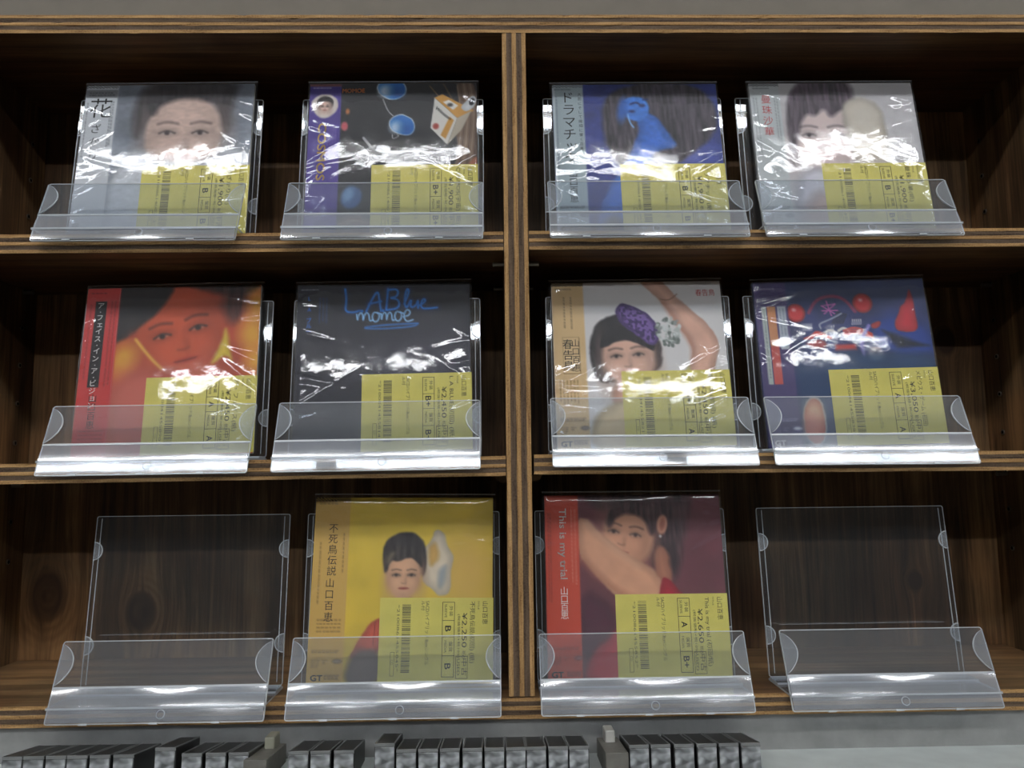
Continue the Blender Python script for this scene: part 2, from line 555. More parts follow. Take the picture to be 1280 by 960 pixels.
# ------------------------------------------------------------------ acrylic stands
SW = 81.5          # half width of a stand
def slab(pts_front, thick_vec, edge=True):
    """flat plate from an outline (list of 3D points, design units) with thickness; face material 0, edge material 1"""
    bm = bmesh.new()
    a = [bm.verts.new(Vector(p) * S) for p in pts_front]
    b = [bm.verts.new((Vector(p) + Vector(thick_vec)) * S) for p in pts_front]
    f = bm.faces.new(a); f.material_index = 0
    f = bm.faces.new(b[::-1]); f.material_index = 0
    n = len(a)
    for i in range(n):
        j = (i + 1) % n
        q = bm.faces.new((a[j], a[i], b[i], b[j])); q.material_index = 1 if edge else 0
    bmesh.ops.recalc_face_normals(bm, faces=bm.faces)
    return bm

LB, LT = Vector((0, -14, -10)), Vector((0, 9, 46))     # lip bottom and top (y, z)
BB, BT = Vector((0, 36, 3)), Vector((0, 51, 140))      # back panel bottom and top
def on(a, b, x, t, off=0.0):
    d = (b - a)
    n = Vector((0, -d.z, d.y)).normalized()             # towards the viewer
    p = a + d * t + n * off
    return Vector((x, p.y, p.z))

def strip(outer, inner, lift=0.0, n=None, closed=False):
    bm = bmesh.new()
    off = (n * lift) if n is not None else Vector((0, 0, 0))
    a = [bm.verts.new((p + off) * S) for p in outer]
    b = [bm.verts.new((p + off) * S) for p in inner]
    k = len(a)
    for i in range(k if closed else k - 1):
        j = (i + 1) % k
        bm.faces.new((a[i], a[j], b[j], b[i]))
    return bm

def make_stand_meshes():
    ms = {}
    def fin(bm, name):
        m = bpy.data.meshes.new(name); bm.to_mesh(m); bm.free(); return m
    E = [MT['clear'], MT['clear_edge']]
    def add(key, bm, mats=E, sm=False):
        m = fin(bm, key)
        for x in mats: m.materials.append(x)
        if sm:
            for p in m.polygons: p.use_smooth = True
        ms[key] = m
    n_l = Vector((0, (LT - LB).z, -(LT - LB).y)).normalized()
    n_b = Vector((0, (BT - BB).z, -(BT - BB).y)).normalized()
    # front lip with slightly rounded corners
    def rounded(a, b, r=2.0, ins=0.0):
        H = (b - a).length
        pts = []
        c = r
        r = r - ins
        for cx, ct, a0 in ((SW - c, c, -90), (SW - c, H - c, 0), (-SW + c, H - c, 90), (-SW + c, c, 180)):
            for k in range(5):
                an = R(a0 + k * 22.5)
                pts.append(on(a, b, cx + r * math.cos(an), (ct + r * math.sin(an)) / H))
        return pts
    add('front_lip', slab(rounded(LB, LT), n_l * 1.3), [MT['lip'], MT['clear_edge']])
    add('back_panel', slab(rounded(BB, BT), n_b * 1.5))
    add('lip_rim', strip(rounded(LB, LT), rounded(LB, LT, ins=0.75), -0.06, n_l, True), [MT['clear_edge']])
    add('back_rim', strip(rounded(BB, BT), rounded(BB, BT, ins=0.55), -0.06, n_b, True), [MT['clear_edge']])
    add('base_plate', slab([Vector((-SW, -12.5, 0.15)), Vector((SW, -12.5, 0.15)), Vector((SW, 38, 0.15)), Vector((-SW, 38, 0.15))], (0, 0, 1.6)))
    add('ledge', slab([Vector((-SW, 17, 1.8)), Vector((SW, 17, 1.8)), Vector((SW, 34.5, 1.8)), Vector((-SW, 34.5, 1.8))], (0, 0, 1.6)))
    # curved pocket strip over the lower part of the lip
    n, m = 14, 61
    P = np.zeros((n, m, 3))
    for i in range(n):
        t = i / (n - 1)
        for j in range(m):
            x = -SW + 0.8 + (2 * SW - 1.6) * j / (m - 1)
            bow = 1.3 * math.sin(math.pi * (0.08 + 0.84 * t)) ** 0.8 + 0.35 * math.sin(x * 0.07 + 1.0) * t * (1 - t) * 4
            p = on(LB, LT, x, 0.02 + 0.40 * t, 0.4 + bow)
            P[i, j] = p
    me = grid_mesh('pocket', P * S)
    me.materials.append(MT['pocket'])
    for p in me.polygons: p.use_smooth = True
    ms['card_pocket'] = me
    # bead along the top of the pocket
    add('pocket_bead', slab([on(LB, LT, -SW + 0.6, 0.415, 0.2), on(LB, LT, SW - 0.6, 0.415, 0.2), on(LB, LT, SW - 0.6, 0.44, 0.2), on(LB, LT, -SW + 0.6, 0.44, 0.2)], -n_l * 1.0), [MT['clear_edge'], MT['clear_edge']])
    for s in (-1, 1):
        # half-moon tab on the lip
        pts = [on(LB, LT, s * (SW - 0.4), 0.965, 0.3)]
        for k in range(0, 15):
            a = k / 14
            t = 0.965 - 0.52 * a
            w = 11.5 * math.sin(math.pi * min(1, a ** 0.9)) ** 0.75
            pts.append(on(LB, LT, s * (SW - 0.4 - w), t, 0.3))
        pts.append(on(LB, LT, s * (SW - 0.4), 0.445, 0.3))
        arc = pts[:]
        inn = [Vector((p.x + s * min(0.75, abs(s * (SW - 0.4) - p.x)), p.y, p.z)) for p in arc]
        add('lip_arc%d' % s, strip(arc, inn, -0.97, n_l), [MT['clear_edge']])
        if s > 0: pts = pts[::-1]
        add('lip_tab%d' % s, slab(pts, -n_l * 0.9), [MT['tab'], MT['clear_edge']])
        for q, tc in enumerate((0.79, 0.24)):
            pts = [on(BB, BT, s * (SW - 0.5), tc + 0.055, 0.3)]
            for k in range(13):
                an = R(90 - 15 * k)
                pts.append(on(BB, BT, s * (SW - 0.5 - 7.5 * math.cos(an)), tc + 0.055 * math.sin(an), 0.3))
            pts.append(on(BB, BT, s * (SW - 0.5), tc - 0.055, 0.3))
            arc = pts[1:-1]
            mid = on(BB, BT, s * (SW - 0.5), tc, 0.3)
            add('clip_arc%d%d' % (s, q), strip(arc, [mid + (p - mid) * 0.9 for p in arc], -0.97, n_b), [MT['clear_edge']])
            if s > 0: pts = pts[::-1]
            add('clip%d%d' % (s, q), slab(pts, -n_b * 0.9), [MT['tab'], MT['clear_edge']])
        x = s * (SW - 4.6)
        add('rib%d' % s, slab([on(BB, BT, x - 0.25, 0.02, 0.1), on(BB, BT, x + 0.25, 0.02, 0.1), on(BB, BT, x + 0.25, 0.985, 0.1), on(BB, BT, x - 0.25, 0.985, 0.1)], -n_b * 0.7), [MT['clear_edge'], MT['clear_edge']])
    add('cross_line', slab([on(BB, BT, -SW + 12, 0.298, 0.1), on(BB, BT, SW - 12, 0.298, 0.1), on(BB, BT, SW - 12, 0.302, 0.1), on(BB, BT, -SW + 12, 0.302, 0.1)], -n_b * 0.25), [MT['tab'], MT['tab']])  # faint hazy strip across the back panel
    for k, x in enumerate((-52, 0, 46)):  # small pale nubs along the bottom edge of the lip
        add('nub%d' % k, slab([on(LB, LT, x - 3, -0.012, 0.6), on(LB, LT, x + 3, -0.012, 0.6), on(LB, LT, x + 3, 0.012, 0.6), on(LB, LT, x - 3, 0.012, 0.6)], -n_l * 1.2), [MT['clear_edge'], MT['clear_edge']])
    bm = bmesh.new()
    bmesh.ops.create_circle(bm, cap_ends=False, segments=20, radius=3.4 * S)
    e = bm.edges[:]
    r = bmesh.ops.extrude_edge_only(bm, edges=e)
    vv = [g for g in r['geom'] if isinstance(g, bmesh.types.BMVert)]
    for v in vv: v.co *= 0.80; v.co.z += 0.5 * S
    mt = Matrix.Translation(on(LB, LT, 5, 0.10, 3.0) * S) @ Matrix.Rotation(R(90) - math.atan2(LT.y - LB.y, LT.z - LB.z), 4, 'X')
    bmesh.ops.transform(bm, matrix=mt, verts=bm.verts)
    add('gate_mark', bm, [MT['clear_edge']])
    return ms
SM = make_stand_meshes()
PART_OF = {'front_lip': 'front_lip', 'back_panel': 'back_panel', 'base_plate': 'base_plate', 'ledge': 'ledge'}
def stand(cx, z, roll, yaw, label):
    root = empty('display_stand', W(cx, 0, z), (0, roll, yaw))
    tag(root, label, 'stand', 'clear acrylic stands on the shelves')
    P = {k: obj(k, SM[k], None, root) for k in PART_OF}
    obj('lip_rim', SM['lip_rim'], None, P['front_lip'])
    obj('panel_line', SM['cross_line'], None, P['back_panel'])
    obj('panel_rim', SM['back_rim'], None, P['back_panel'])
    obj('card_pocket', SM['card_pocket'], None, P['front_lip'])
    obj('pocket_bead', SM['pocket_bead'], None, P['front_lip'])
    obj('moulding_mark', SM['gate_mark'], None, P['front_lip'])
    for s in (-1, 1):
        obj('half_moon_tab', SM['lip_tab%d' % s], None, P['front_lip'])
        obj('half_moon_clip', SM['clip%d0' % s], None, P['back_panel'])
        obj('half_moon_clip', SM['clip%d1' % s], None, P['back_panel'])
        obj('tab_rim', SM['lip_arc%d' % s], None, P['front_lip'])
        obj('clip_rim', SM['clip_arc%d0' % s], None, P['back_panel'])
        obj('clip_rim', SM['clip_arc%d1' % s], None, P['back_panel'])
        obj('side_rib', SM['rib%d' % s], None, P['back_panel'])
    for k in range(3):
        obj('lip_nub', SM['nub%d' % k], None, P['front_lip'])
    return root

# ------------------------------------------------------------------ printed cover painting
N = 168
_u, _v = np.meshgrid((np.arange(N + 1)) / N, (np.arange(N + 1)) / N)
def vnoise(seed, fx, fy, oct=3):
    r = np.random.default_rng(seed)
    out = np.zeros_like(_u); amp = 1.0; tot = 0
    for o_ in range(oct):
        nx, ny = int(fx * 2 ** o_) + 2, int(fy * 2 ** o_) + 2
        g = r.random((ny + 1, nx + 1))
        x = _u * (nx - 1); y = _v * (ny - 1)
        xi, yi = np.floor(x).astype(int), np.floor(y).astype(int)
        fx_, fy_ = x - xi, y - yi
        fx_ = fx_ * fx_ * (3 - 2 * fx_); fy_ = fy_ * fy_ * (3 - 2 * fy_)
        a = g[yi, xi] * (1 - fx_) + g[yi, xi + 1] * fx_
        b = g[yi + 1, xi] * (1 - fx_) + g[yi + 1, xi + 1] * fx_
        out += amp * (a * (1 - fy_) + b * fy_); tot += amp; amp *= 0.5
    return out / tot
_wu = _u + 0.020 * (vnoise(901, 14, 14, 4) - 0.5)
_wv = _v + 0.020 * (vnoise(902, 14, 14, 4) - 0.5)
_strand = vnoise(903, 70, 9, 2)
_soft = vnoise(904, 10, 10, 4)
class Paint:
    def __init__(self, c):
        self.a = np.zeros((N + 1, N + 1, 3)) + np.array(c, float)
    def put(self, m, c, op=1.0, tone=None):
        m = np.clip(m * op, 0, 1)[..., None]
        k = np.ones_like(_u) if tone is None else tone
        self.a = self.a * (1 - m) + np.clip(np.array(c, float) * k[..., None], 0, 255) * m
        return self
    @staticmethod
    def ell_m(cx, cy, rx, ry, rot=0, soft=0.012):
        a = R(rot)
        U, V = (_wu, _wv) if min(rx, ry) > 0.06 else (_u, _v)
        dx, dy = U - cx, V - cy
        x = dx * math.cos(a) + dy * math.sin(a); y = -dx * math.sin(a) + dy * math.cos(a)
        d = (np.sqrt((x / rx) ** 2 + (y / ry) ** 2) - 1) * min(rx, ry)
        return np.clip(0.5 - d / soft, 0, 1)
    def ell(self, cx, cy, rx, ry, c, rot=0, soft=0.012, op=1.0):
        return self.put(self.ell_m(cx, cy, rx, ry, rot, soft), c, op)
    @staticmethod
    def poly_m(pts, soft=0.010, round_=True, depth=False):
        P = np.array(pts, float)
        if round_ and len(P) > 3:                       # soften corners by one pass of corner cutting
            for _ in range(2):
                Q = np.roll(P, -1, 0)
                P = np.stack([P * 0.75 + Q * 0.25, P * 0.25 + Q * 0.75], 1).reshape(-1, 2)
        U, V = (_wu, _wv) if round_ else (_u, _v)
        dmin = np.full(_u.shape, 9.0); ins = np.zeros(_u.shape, bool)
        n = len(P)
        for i in range(n):
            a, b = P[i], P[(i + 1) % n]
            e = b - a
            L2 = max(1e-12, (e ** 2).sum())
            t = np.clip(((U - a[0]) * e[0] + (V - a[1]) * e[1]) / L2, 0, 1)
            dmin = np.minimum(dmin, np.hypot(U - a[0] - t * e[0], V - a[1] - t * e[1]))
            if a[1] != b[1]:
                cr = ((a[1] > V) != (b[1] > V)) & (U < (b[0] - a[0]) * (V - a[1]) / (b[1] - a[1]) + a[0])
                ins ^= cr
        m = np.clip(0.5 + np.where(ins, dmin, -dmin) / soft, 0, 1)
        return (m, np.where(ins, dmin, 0)) if depth else m
    def poly(self, pts, c, soft=0.010, op=1.0, round_=True):
        m, d = self.poly_m(pts, soft, round_, True)
        tone = None
        if round_:
            if max(c) < 80:                              # hair: fine strands
                tone = 0.62 + 0.95 * _strand
            else:                                        # rounded forms: modelled towards the edge, mottled
                tone = (0.84 + 0.18 * np.clip(d / 0.05, 0, 1)) * (0.93 + 0.14 * _soft)
        return self.put(m, c, op, tone)
    def rect(self, x0, y0, x1, y1, c, soft=0.004, op=1.0):
        return self.poly([(x0, y0), (x1, y0), (x1, y1), (x0, y1)], c, soft, op, False)
    def stroke(self, pts, w, c, soft=0.006, op=1.0, smooth_=True):
        P = np.array(pts, float)
        if smooth_ and len(P) > 2:
            for _ in range(3):
                Q = np.stack([P[:-1] * 0.75 + P[1:] * 0.25, P[:-1] * 0.25 + P[1:] * 0.75], 1).reshape(-1, 2)
                P = np.vstack([P[:1], Q, P[-1:]])
        d = np.full(_u.shape, 9.0)
        for a, b in zip(P[:-1], P[1:]):
            e = b - a
            t = np.clip(((_u - a[0]) * e[0] + (_v - a[1]) * e[1]) / max(1e-12, (e ** 2).sum()), 0, 1)
            d = np.minimum(d, np.hypot(_u - a[0] - t * e[0], _v - a[1] - t * e[1]))
        return self.put(np.clip(0.5 - (d - w) / soft, 0, 1), c, op)
    def mottle(self, seed, fx, fy, amt):
        self.a = np.clip(self.a * (1 + (vnoise(seed, fx, fy)[..., None] - 0.5) * amt), 0, 255)
        return self
    def face(self, cx, cy, s, skin, dark, lip=(170, 70, 70), turn=0.0, rot=0.0, eyes=True):
        """a plain painted face: s = half width."""
        sh = tuple(v * 0.82 for v in skin); hi = tuple(min(255, v * 1.08) for v in skin)
        ca, sa = math.cos(R(rot)), math.sin(R(rot))
        def q(x, y):
            x, y = x * s, y * s
            return (cx + x * ca - y * sa, cy + x * sa + y * ca)
        self.ell(*q(0, 0.05), s, s * 1.28, skin, rot, 0.03)
        self.ell(*q(turn * 0.4 + 0.85, 0.35), s * 0.35, s * 0.9, sh, rot, s * 0.7, 0.75)
        self.ell(*q(turn * 0.4 - 0.9, 0.35), s * 0.25, s * 0.9, sh, rot, s * 0.6, 0.65)
        self.ell(*q(turn * 0.4, -0.55), s * 0.5, s * 0.3, hi, rot, s * 0.5, 0.5)
        self.ell(*q(turn * 0.4, 1.1), s * 0.4, s * 0.15, sh, rot, s * 0.4, 0.5)
        for e in (-1, 1):
            self.ell(*q(turn * 0.4 + e * 0.45, 0.4), s * 0.2, s * 0.2, hi, rot, s * 0.35, 0.5)
        if eyes:
            for e in (-1, 1):
                ex = turn * 0.4 + e * 0.43
                self.ell(*q(ex, -0.02), s * 0.25, s * 0.13, tuple(v * 0.7 for v in skin), rot, s * 0.18, 0.7)
                self.ell(*q(ex, 0.0), s * 0.16, s * 0.05, tuple(v * 0.5 + 100 for v in skin), rot, 0.010, 0.7)
                self.ell(*q(ex, 0.0), s * 0.07, s * 0.065, dark, rot, 0.012)
                self.stroke([q(ex - 0.2, 0.01), q(ex, -0.08), q(ex + 0.2, 0.01)], s * 0.022, dark, 0.014, 0.85)
                self.stroke([q(ex - 0.25, -0.27), q(ex, -0.34), q(ex + 0.26, -0.27)], s * 0.03, dark, s * 0.09, 0.6)
        self.ell(*q(turn * 0.6 + 0.1, 0.30), s * 0.06, s * 0.2, sh, rot, s * 0.16, 0.7)
        self.stroke([q(turn * 0.6 - 0.13, 0.43), q(turn * 0.6, 0.47), q(turn * 0.6 + 0.13, 0.43)], s * 0.02, tuple(v * 0.65 for v in skin), s * 0.08, 0.7)
        self.ell(*q(turn * 0.5, 0.73), s * 0.25, s * 0.07, lip, rot, s * 0.08, 0.9)
        self.stroke([q(turn * 0.5 - 0.25, 0.72), q(turn * 0.5, 0.735), q(turn * 0.5 + 0.25, 0.72)], s * 0.012, tuple(v * 0.55 for v in lip), 0.010, 0.8)
        return self
    def hatch(self, x0, y0, x1, y1, c, bg, n=22):
        self.rect(x0, y0, x1, y1, bg)
        m = (_u >= x0) & (_u <= x1) & (_v >= y0) & (_v <= y1)
        k = ((_u - x0) + (_v - y0) * 0.7) / (x1 - x0) * n
        self.put(m * ((k % 1) < 0.5), c)
        return self
    def specks(self, x0, y0, x1, y1, c, n, seed, vertical=True, op=0.6):
        """lines of print too small to read"""
        r = random.Random(seed)
        for i in range(n):
            if vertical:
                x = x0 + (x1 - x0) * (i + 0.5) / n
                y = y0
                while y < y1 - 0.012:
                    h = r.uniform(0.008, 0.022)
                    self.rect(x - 0.0035, y, x + 0.0035, min(y1, y + h), c, 0.006, op)
                    y += h + 0.007
            else:
                y = y0 + (y1 - y0) * (i + 0.5) / n
                x = x0
                while x < x1 - 0.008:
                    w = r.uniform(0.008, 0.02)
                    self.rect(x, y - 0.003, min(x1, x + w), y + 0.003, c, 0.006, op)
                    x += w + 0.006
        return self

def gt_mark(p, ink, u0=0.02, v0=0.965):
    """round badges and small print at the foot of the paper band"""
    p.specks(u0, v0 - 0.145, u0 + 0.15, v0 - 0.125, ink, 2, 3, False)
    p.ell(u0 + 0.14, v0 - 0.085, 0.022, 0.011, ink)
    p.ell(u0 + 0.14, v0 - 0.085, 0.014, 0.005, tuple(min(255, v + 120) for v in ink))
    p.specks(u0, v0 - 0.095, u0 + 0.045, v0 - 0.05, ink, 4, 4, False, 0.5)
    p.specks(u0 + 0.06, v0 - 0.095, u0 + 0.09, v0 - 0.07, ink, 2, 5, False, 0.5)
    p.specks(u0 + 0.075, v0 - 0.018, u0 + 0.155, v0 + 0.012, ink, 3, 6, False, 0.7)
    return p

def art_flower_singer():
    p = Paint((132, 140, 152)).mottle(1, 9, 9, 0.35)
    p.poly([(0.2, -0.1), (0.98, -0.1), (0.94, 0.2), (0.9, 0.36), (0.2, 0.42)], (92, 96, 106), 0.2, 0.7)
    p.poly([(0.3, -0.05), (0.92, -0.05), (0.88, 0.12), (0.86, 0.36), (0.8, 0.3), (0.77, 0.1), (0.6, 0.04), (0.46, 0.12), (0.38, 0.3), (0.3, 0.4)], (34, 29, 32), 0.06)
    p.face(0.6, 0.33, 0.225, (212, 182, 168), (60, 48, 48), (186, 140, 134))
    p.poly([(0.35, 0.1), (0.45, 0.02), (0.62, 0.0), (0.8, 0.02), (0.86, 0.14), (0.78, 0.12), (0.6, 0.09), (0.46, 0.13), (0.4, 0.24)], (40, 33, 36), 0.04)
    p.poly([(0.18, 0.62), (0.33, 0.42), (0.44, 0.5), (0.6, 0.53), (0.78, 0.5), (0.86, 0.4), (1.05, 0.5), (1.05, 1.1), (0.15, 1.1)], (198, 202, 208), 0.05)
    p.mottle(2, 30, 60, 0.16)
    p.rect(0, 0, 0.19, 1, (202, 206, 211))
    p.rect(0, 0.03, 0.19, 0.085, (128, 131, 136))
    p.hatch(0, 0, 0.19, 0.022, (40, 40, 44), (190, 192, 196))
    p.specks(0.02, 0.045, 0.17, 0.075, (40, 40, 44), 2, 7, False, 0.8)
    p.specks(0.012, 0.12, 0.024, 0.5, (90, 92, 98), 1, 8)
    p.specks(0.15, 0.11, 0.175, 0.42, (90, 92, 98), 2, 9)
    p.specks(0.02, 0.91, 0.06, 0.95, (60, 60, 66), 3, 10, False)
    p.specks(0.02, 0.97, 0.17, 0.985, (60, 60, 66), 1, 11, False)
    return p
def art_table_things():
    p = Paint((27, 27, 30)).mottle(3, 60, 60, 0.5)
    wood = (122, 96, 76)
    p.poly([(0.86, -0.02), (1.02, -0.02), (1.02, 0.5), (0.93, 0.62), (0.85, 0.62), (0.9, 0.45), (0.86, 0.3), (0.92, 0.2)], wood, 0.01)
    for k in range(7):
        p.stroke([(0.88 + k * 0.02, -0.02), (0.91 + k * 0.02, 0.2), (0.9 + k * 0.018, 0.42), (0.86 + k * 0.024, 0.62)], 0.003, (82, 60, 46) if k % 2 else (165, 140, 116), 0.006, 0.7)
    p.stroke([(0.72, 0.02), (0.78, 0.1), (0.86, 0.16)], 0.004, (120, 92, 66)); p.stroke([(0.8, 0.0), (0.84, 0.08), (0.9, 0.2)], 0.004, (100, 76, 54))
    p.poly([(0.9, 0.62), (0.98, 0.5), (1.02, 0.5), (1.02, 0.66)], (196, 118, 84))
    def glass(cx, cy, rx, ry, rot):
        p.ell(cx, cy, rx + 0.006, ry + 0.006, (200, 212, 222), rot, 0.006)
        p.ell(cx, cy, rx, ry, (28, 112, 196), rot, 0.006)
        p.ell(cx - rx * 0.45, cy + ry * 0.25, rx * 0.5, ry * 0.6, (210, 226, 240), rot + 30, 0.05, 0.9)
        p.ell(cx + rx * 0.35, cy + ry * 0.4, rx * 0.55, ry * 0.5, (18, 82, 156), rot, 0.05, 0.7)
    glass(0.49, 0.035, 0.082, 0.068, 20)
    glass(0.553, 0.285, 0.074, 0.062, 25)
    p.stroke([(0.44, 0.11), (0.47, 0.19), (0.5, 0.22)], 0.003, (190, 190, 190))
    p.stroke([(0.5, 0.35), (0.5, 0.38), (0.54, 0.36), (0.53, 0.35)], 0.003, (170, 170, 170))
    p.stroke([(0.33, 0.37), (0.36, 0.41), (0.385, 0.44), (0.40, 0.42)], 0.008, (176, 176, 178))
    # flip-top packet
    p.poly([(0.725, 0.305), (0.75, 0.10), (0.885, 0.24), (0.825, 0.42)], (226, 222, 214), 0.006, 1, False)
    p.poly([(0.785, 0.355), (0.815, 0.38), (0.865, 0.255), (0.84, 0.23)], (206, 148, 58), 0.006, 1, False)
    p.poly([(0.75, 0.10), (0.795, 0.075), (0.985, 0.19), (0.885, 0.24)], (206, 148, 58), 0.006, 1, False)
    p.poly([(0.885, 0.24), (0.97, 0.19), (0.91, 0.32), (0.825, 0.42)], (188, 176, 156), 0.006, 1, False)
    p.poly([(0.80, 0.13), (0.835, 0.115), (0.89, 0.155), (0.86, 0.185)], (240, 236, 228), 0.006, 1, False)
    p.ell(0.842, 0.15, 0.016, 0.012, (40, 34, 30))
    p.ell(0.757, 0.295, 0.018, 0.02, (170, 60, 50))
    p.poly([(0.9, 0.17), (0.93, 0.13), (0.99, 0.07), (1.0, 0.14), (0.95, 0.21)], (224, 228, 230), 0.006)
    p.poly([(0.95, 0.12), (0.985, 0.09), (0.99, 0.14), (0.96, 0.16)], (30, 30, 34), 0.006)
    p.ell(0.6, 0.57, 0.10, 0.035, (196, 198, 200)); p.ell(0.6, 0.582, 0.085, 0.028, (70, 78, 92))
    p.poly([(0.19, 0.9), (0.28, 0.86), (0.4, 0.9), (0.4, 1.02), (0.19, 1.02)], (120, 96, 78))
    p.stroke([(0.2, 0.93), (0.28, 0.9), (0.36, 0.92)], 0.004, (170, 148, 124)); p.stroke([(0.2, 0.97), (0.3, 0.95), (0.38, 0.98)], 0.004, (80, 62, 50))
    p.ell(0.27, 0.76, 0.06, 0.075, (44, 86, 140), 20, 0.02); p.ell(0.25, 0.74, 0.03, 0.05, (120, 160, 200), 20, 0.03)
    p.ell(0.215, 0.29, 0.02, 0.03, (190, 74, 84)); p.ell(0.23, 0.19, 0.012, 0.02, (200, 120, 60))
    p.rect(0, 0, 0.19, 1, (76, 56, 146))
    p.rect(0, 0.0, 0.19, 0.018, (120, 66, 66))
    p.specks(0.02, 0.022, 0.13, 0.034, (220, 220, 230), 1, 12, False, 0.9)
    p.ell(0.093, 0.15, 0.08, 0.08, (226, 214, 206))
    p.ell(0.093, 0.135, 0.05, 0.05, (44, 36, 36)); p.face(0.093, 0.155, 0.036, (226, 188, 170), (50, 40, 40))
    p.poly([(0.048, 0.14), (0.06, 0.09), (0.13, 0.09), (0.14, 0.14), (0.11, 0.118), (0.07, 0.12)], (44, 36, 36), 0.008)
    p.specks(0.11, 0.28, 0.17, 0.5, (150, 130, 200), 4, 13)
    p.specks(0.03, 0.9, 0.06, 0.97, (190, 170, 220), 3, 14)
    return p
def art_blue_figure():
    p = Paint((46, 60, 136)).mottle(5, 12, 12, 0.35)
    p.poly([(0.6, 0.42), (1.05, 0.35), (1.05, 0.75), (0.5, 0.7)], (70, 86, 170), 0.15, 0.6)
    p.poly([(0.29, 0.3), (0.3, 0.1), (0.42, 0.02), (0.6, -0.02), (0.86, 0.0), (0.98, 0.12), (1.0, 0.3), (0.88, 0.44), (0.7, 0.58), (0.55, 0.58), (0.52, 0.44), (0.5, 0.36), (0.47, 0.46), (0.42, 0.56), (0.36, 0.54), (0.31, 0.42)], (64, 58, 66), 0.03)
    p.poly([(0.5, 0.2), (0.58, 0.2), (0.64, 0.25), (0.68, 0.34), (0.75, 0.44), (0.63, 0.45), (0.58, 0.5), (0.55, 0.6), (0.5, 0.76), (0.46, 1.04), (0.22, 1.04), (0.25, 0.84), (0.31, 0.7), (0.39, 0.58), (0.46, 0.46), (0.51, 0.34)], (54, 112, 206), 0.02)
    p.ell(0.5, 0.17, 0.085, 0.085, (62, 126, 216), 0, 0.015)
    p.ell(0.42, 0.18, 0.03, 0.08, (48, 100, 190), 10, 0.03)
    p.stroke([(0.47, 0.14), (0.505, 0.125), (0.53, 0.145)], 0.006, (24, 44, 100), 0.01); p.ell(0.54, 0.15, 0.018, 0.012, (24, 44, 100))
    p.stroke([(0.55, 0.11), (0.575, 0.105)], 0.005, (24, 44, 100), 0.01)
    p.ell(0.475, 0.19, 0.018, 0.010, (30, 50, 110)); p.stroke([(0.45, 0.21), (0.46, 0.27), (0.48, 0.3)], 0.004, (120, 180, 240))
    p.ell(0.33, 0.97, 0.07, 0.08, (60, 56, 70), 0, 0.05)
    p.mottle(6, 40, 60, 0.22)
    p.rect(0, 0, 0.185, 1, (166, 182, 188))
    p.rect(0, 0, 0.012, 1, (208, 220, 224))
    p.hatch(0, 0, 0.185, 0.022, (50, 56, 64), (190, 200, 204))
    p.specks(0.01, 0.03, 0.12, 0.038, (60, 66, 74), 1, 15, False)
    p.specks(0.014, 0.08, 0.03, 0.62, (96, 106, 116), 1, 16)
    p.rect(0.0, 0.835, 0.185, 0.838, (110, 120, 126))
    return gt_mark(p, (52, 60, 70))
def art_pale_portrait():
    p = Paint((202, 199, 201)).mottle(7, 10, 10, 0.08)
    p.poly([(0.2, 0.6), (0.22, 0.2), (0.3, -0.05), (0.62, -0.05), (0.64, 0.2), (0.6, 0.4), (0.3, 0.46)], (70, 58, 66), 0.05)
    p.face(0.43, 0.36, 0.20, (222, 202, 198), (76, 66, 72), (206, 158, 156), -0.15)
    p.poly([(0.22, 0.5), (0.2, 0.15), (0.3, -0.02), (0.6, -0.02), (0.63, 0.22), (0.55, 0.18), (0.47, 0.25), (0.44, 0.17), (0.38, 0.24), (0.33, 0.2), (0.28, 0.3), (0.26, 0.44)], (78, 66, 76), 0.03)
    p.poly([(0.55, 0.3), (0.55, 0.16), (0.63, 0.1), (0.74, 0.11), (0.8, 0.2), (0.81, 0.36), (0.8, 0.5), (0.84, 0.7), (0.6, 0.7), (0.58, 0.46)], (204, 194, 178), 0.03)
    p.ell(0.68, 0.24, 0.08, 0.10, (214, 206, 192), 0, 0.1)
    p.poly([(0.22, 0.64), (0.34, 0.56), (0.5, 0.62), (0.5, 1.02), (0.2, 1.02)], (206, 204, 214), 0.06)
    p.poly([(0.24, 0.86), (0.34, 0.72), (0.46, 0.78), (0.46, 1.02), (0.24, 1.02)], (196, 166, 156), 0.08, 0.8)
    p.rect(0, 0, 0.18, 1, (196, 202, 203))
    p.hatch(0, 0, 0.18, 0.02, (30, 30, 34), (190, 192, 194))
    p.specks(0.02, 0.03, 0.12, 0.038, (60, 60, 64), 1, 17, False)
    p.specks(0.012, 0.1, 0.045, 0.5, (110, 116, 120), 2, 18, True, 0.5)
    p.specks(0.14, 0.09, 0.17, 0.45, (110, 116, 120), 2, 19, True, 0.5)
    return gt_mark(p, (96, 100, 106), 0.02, 0.975)
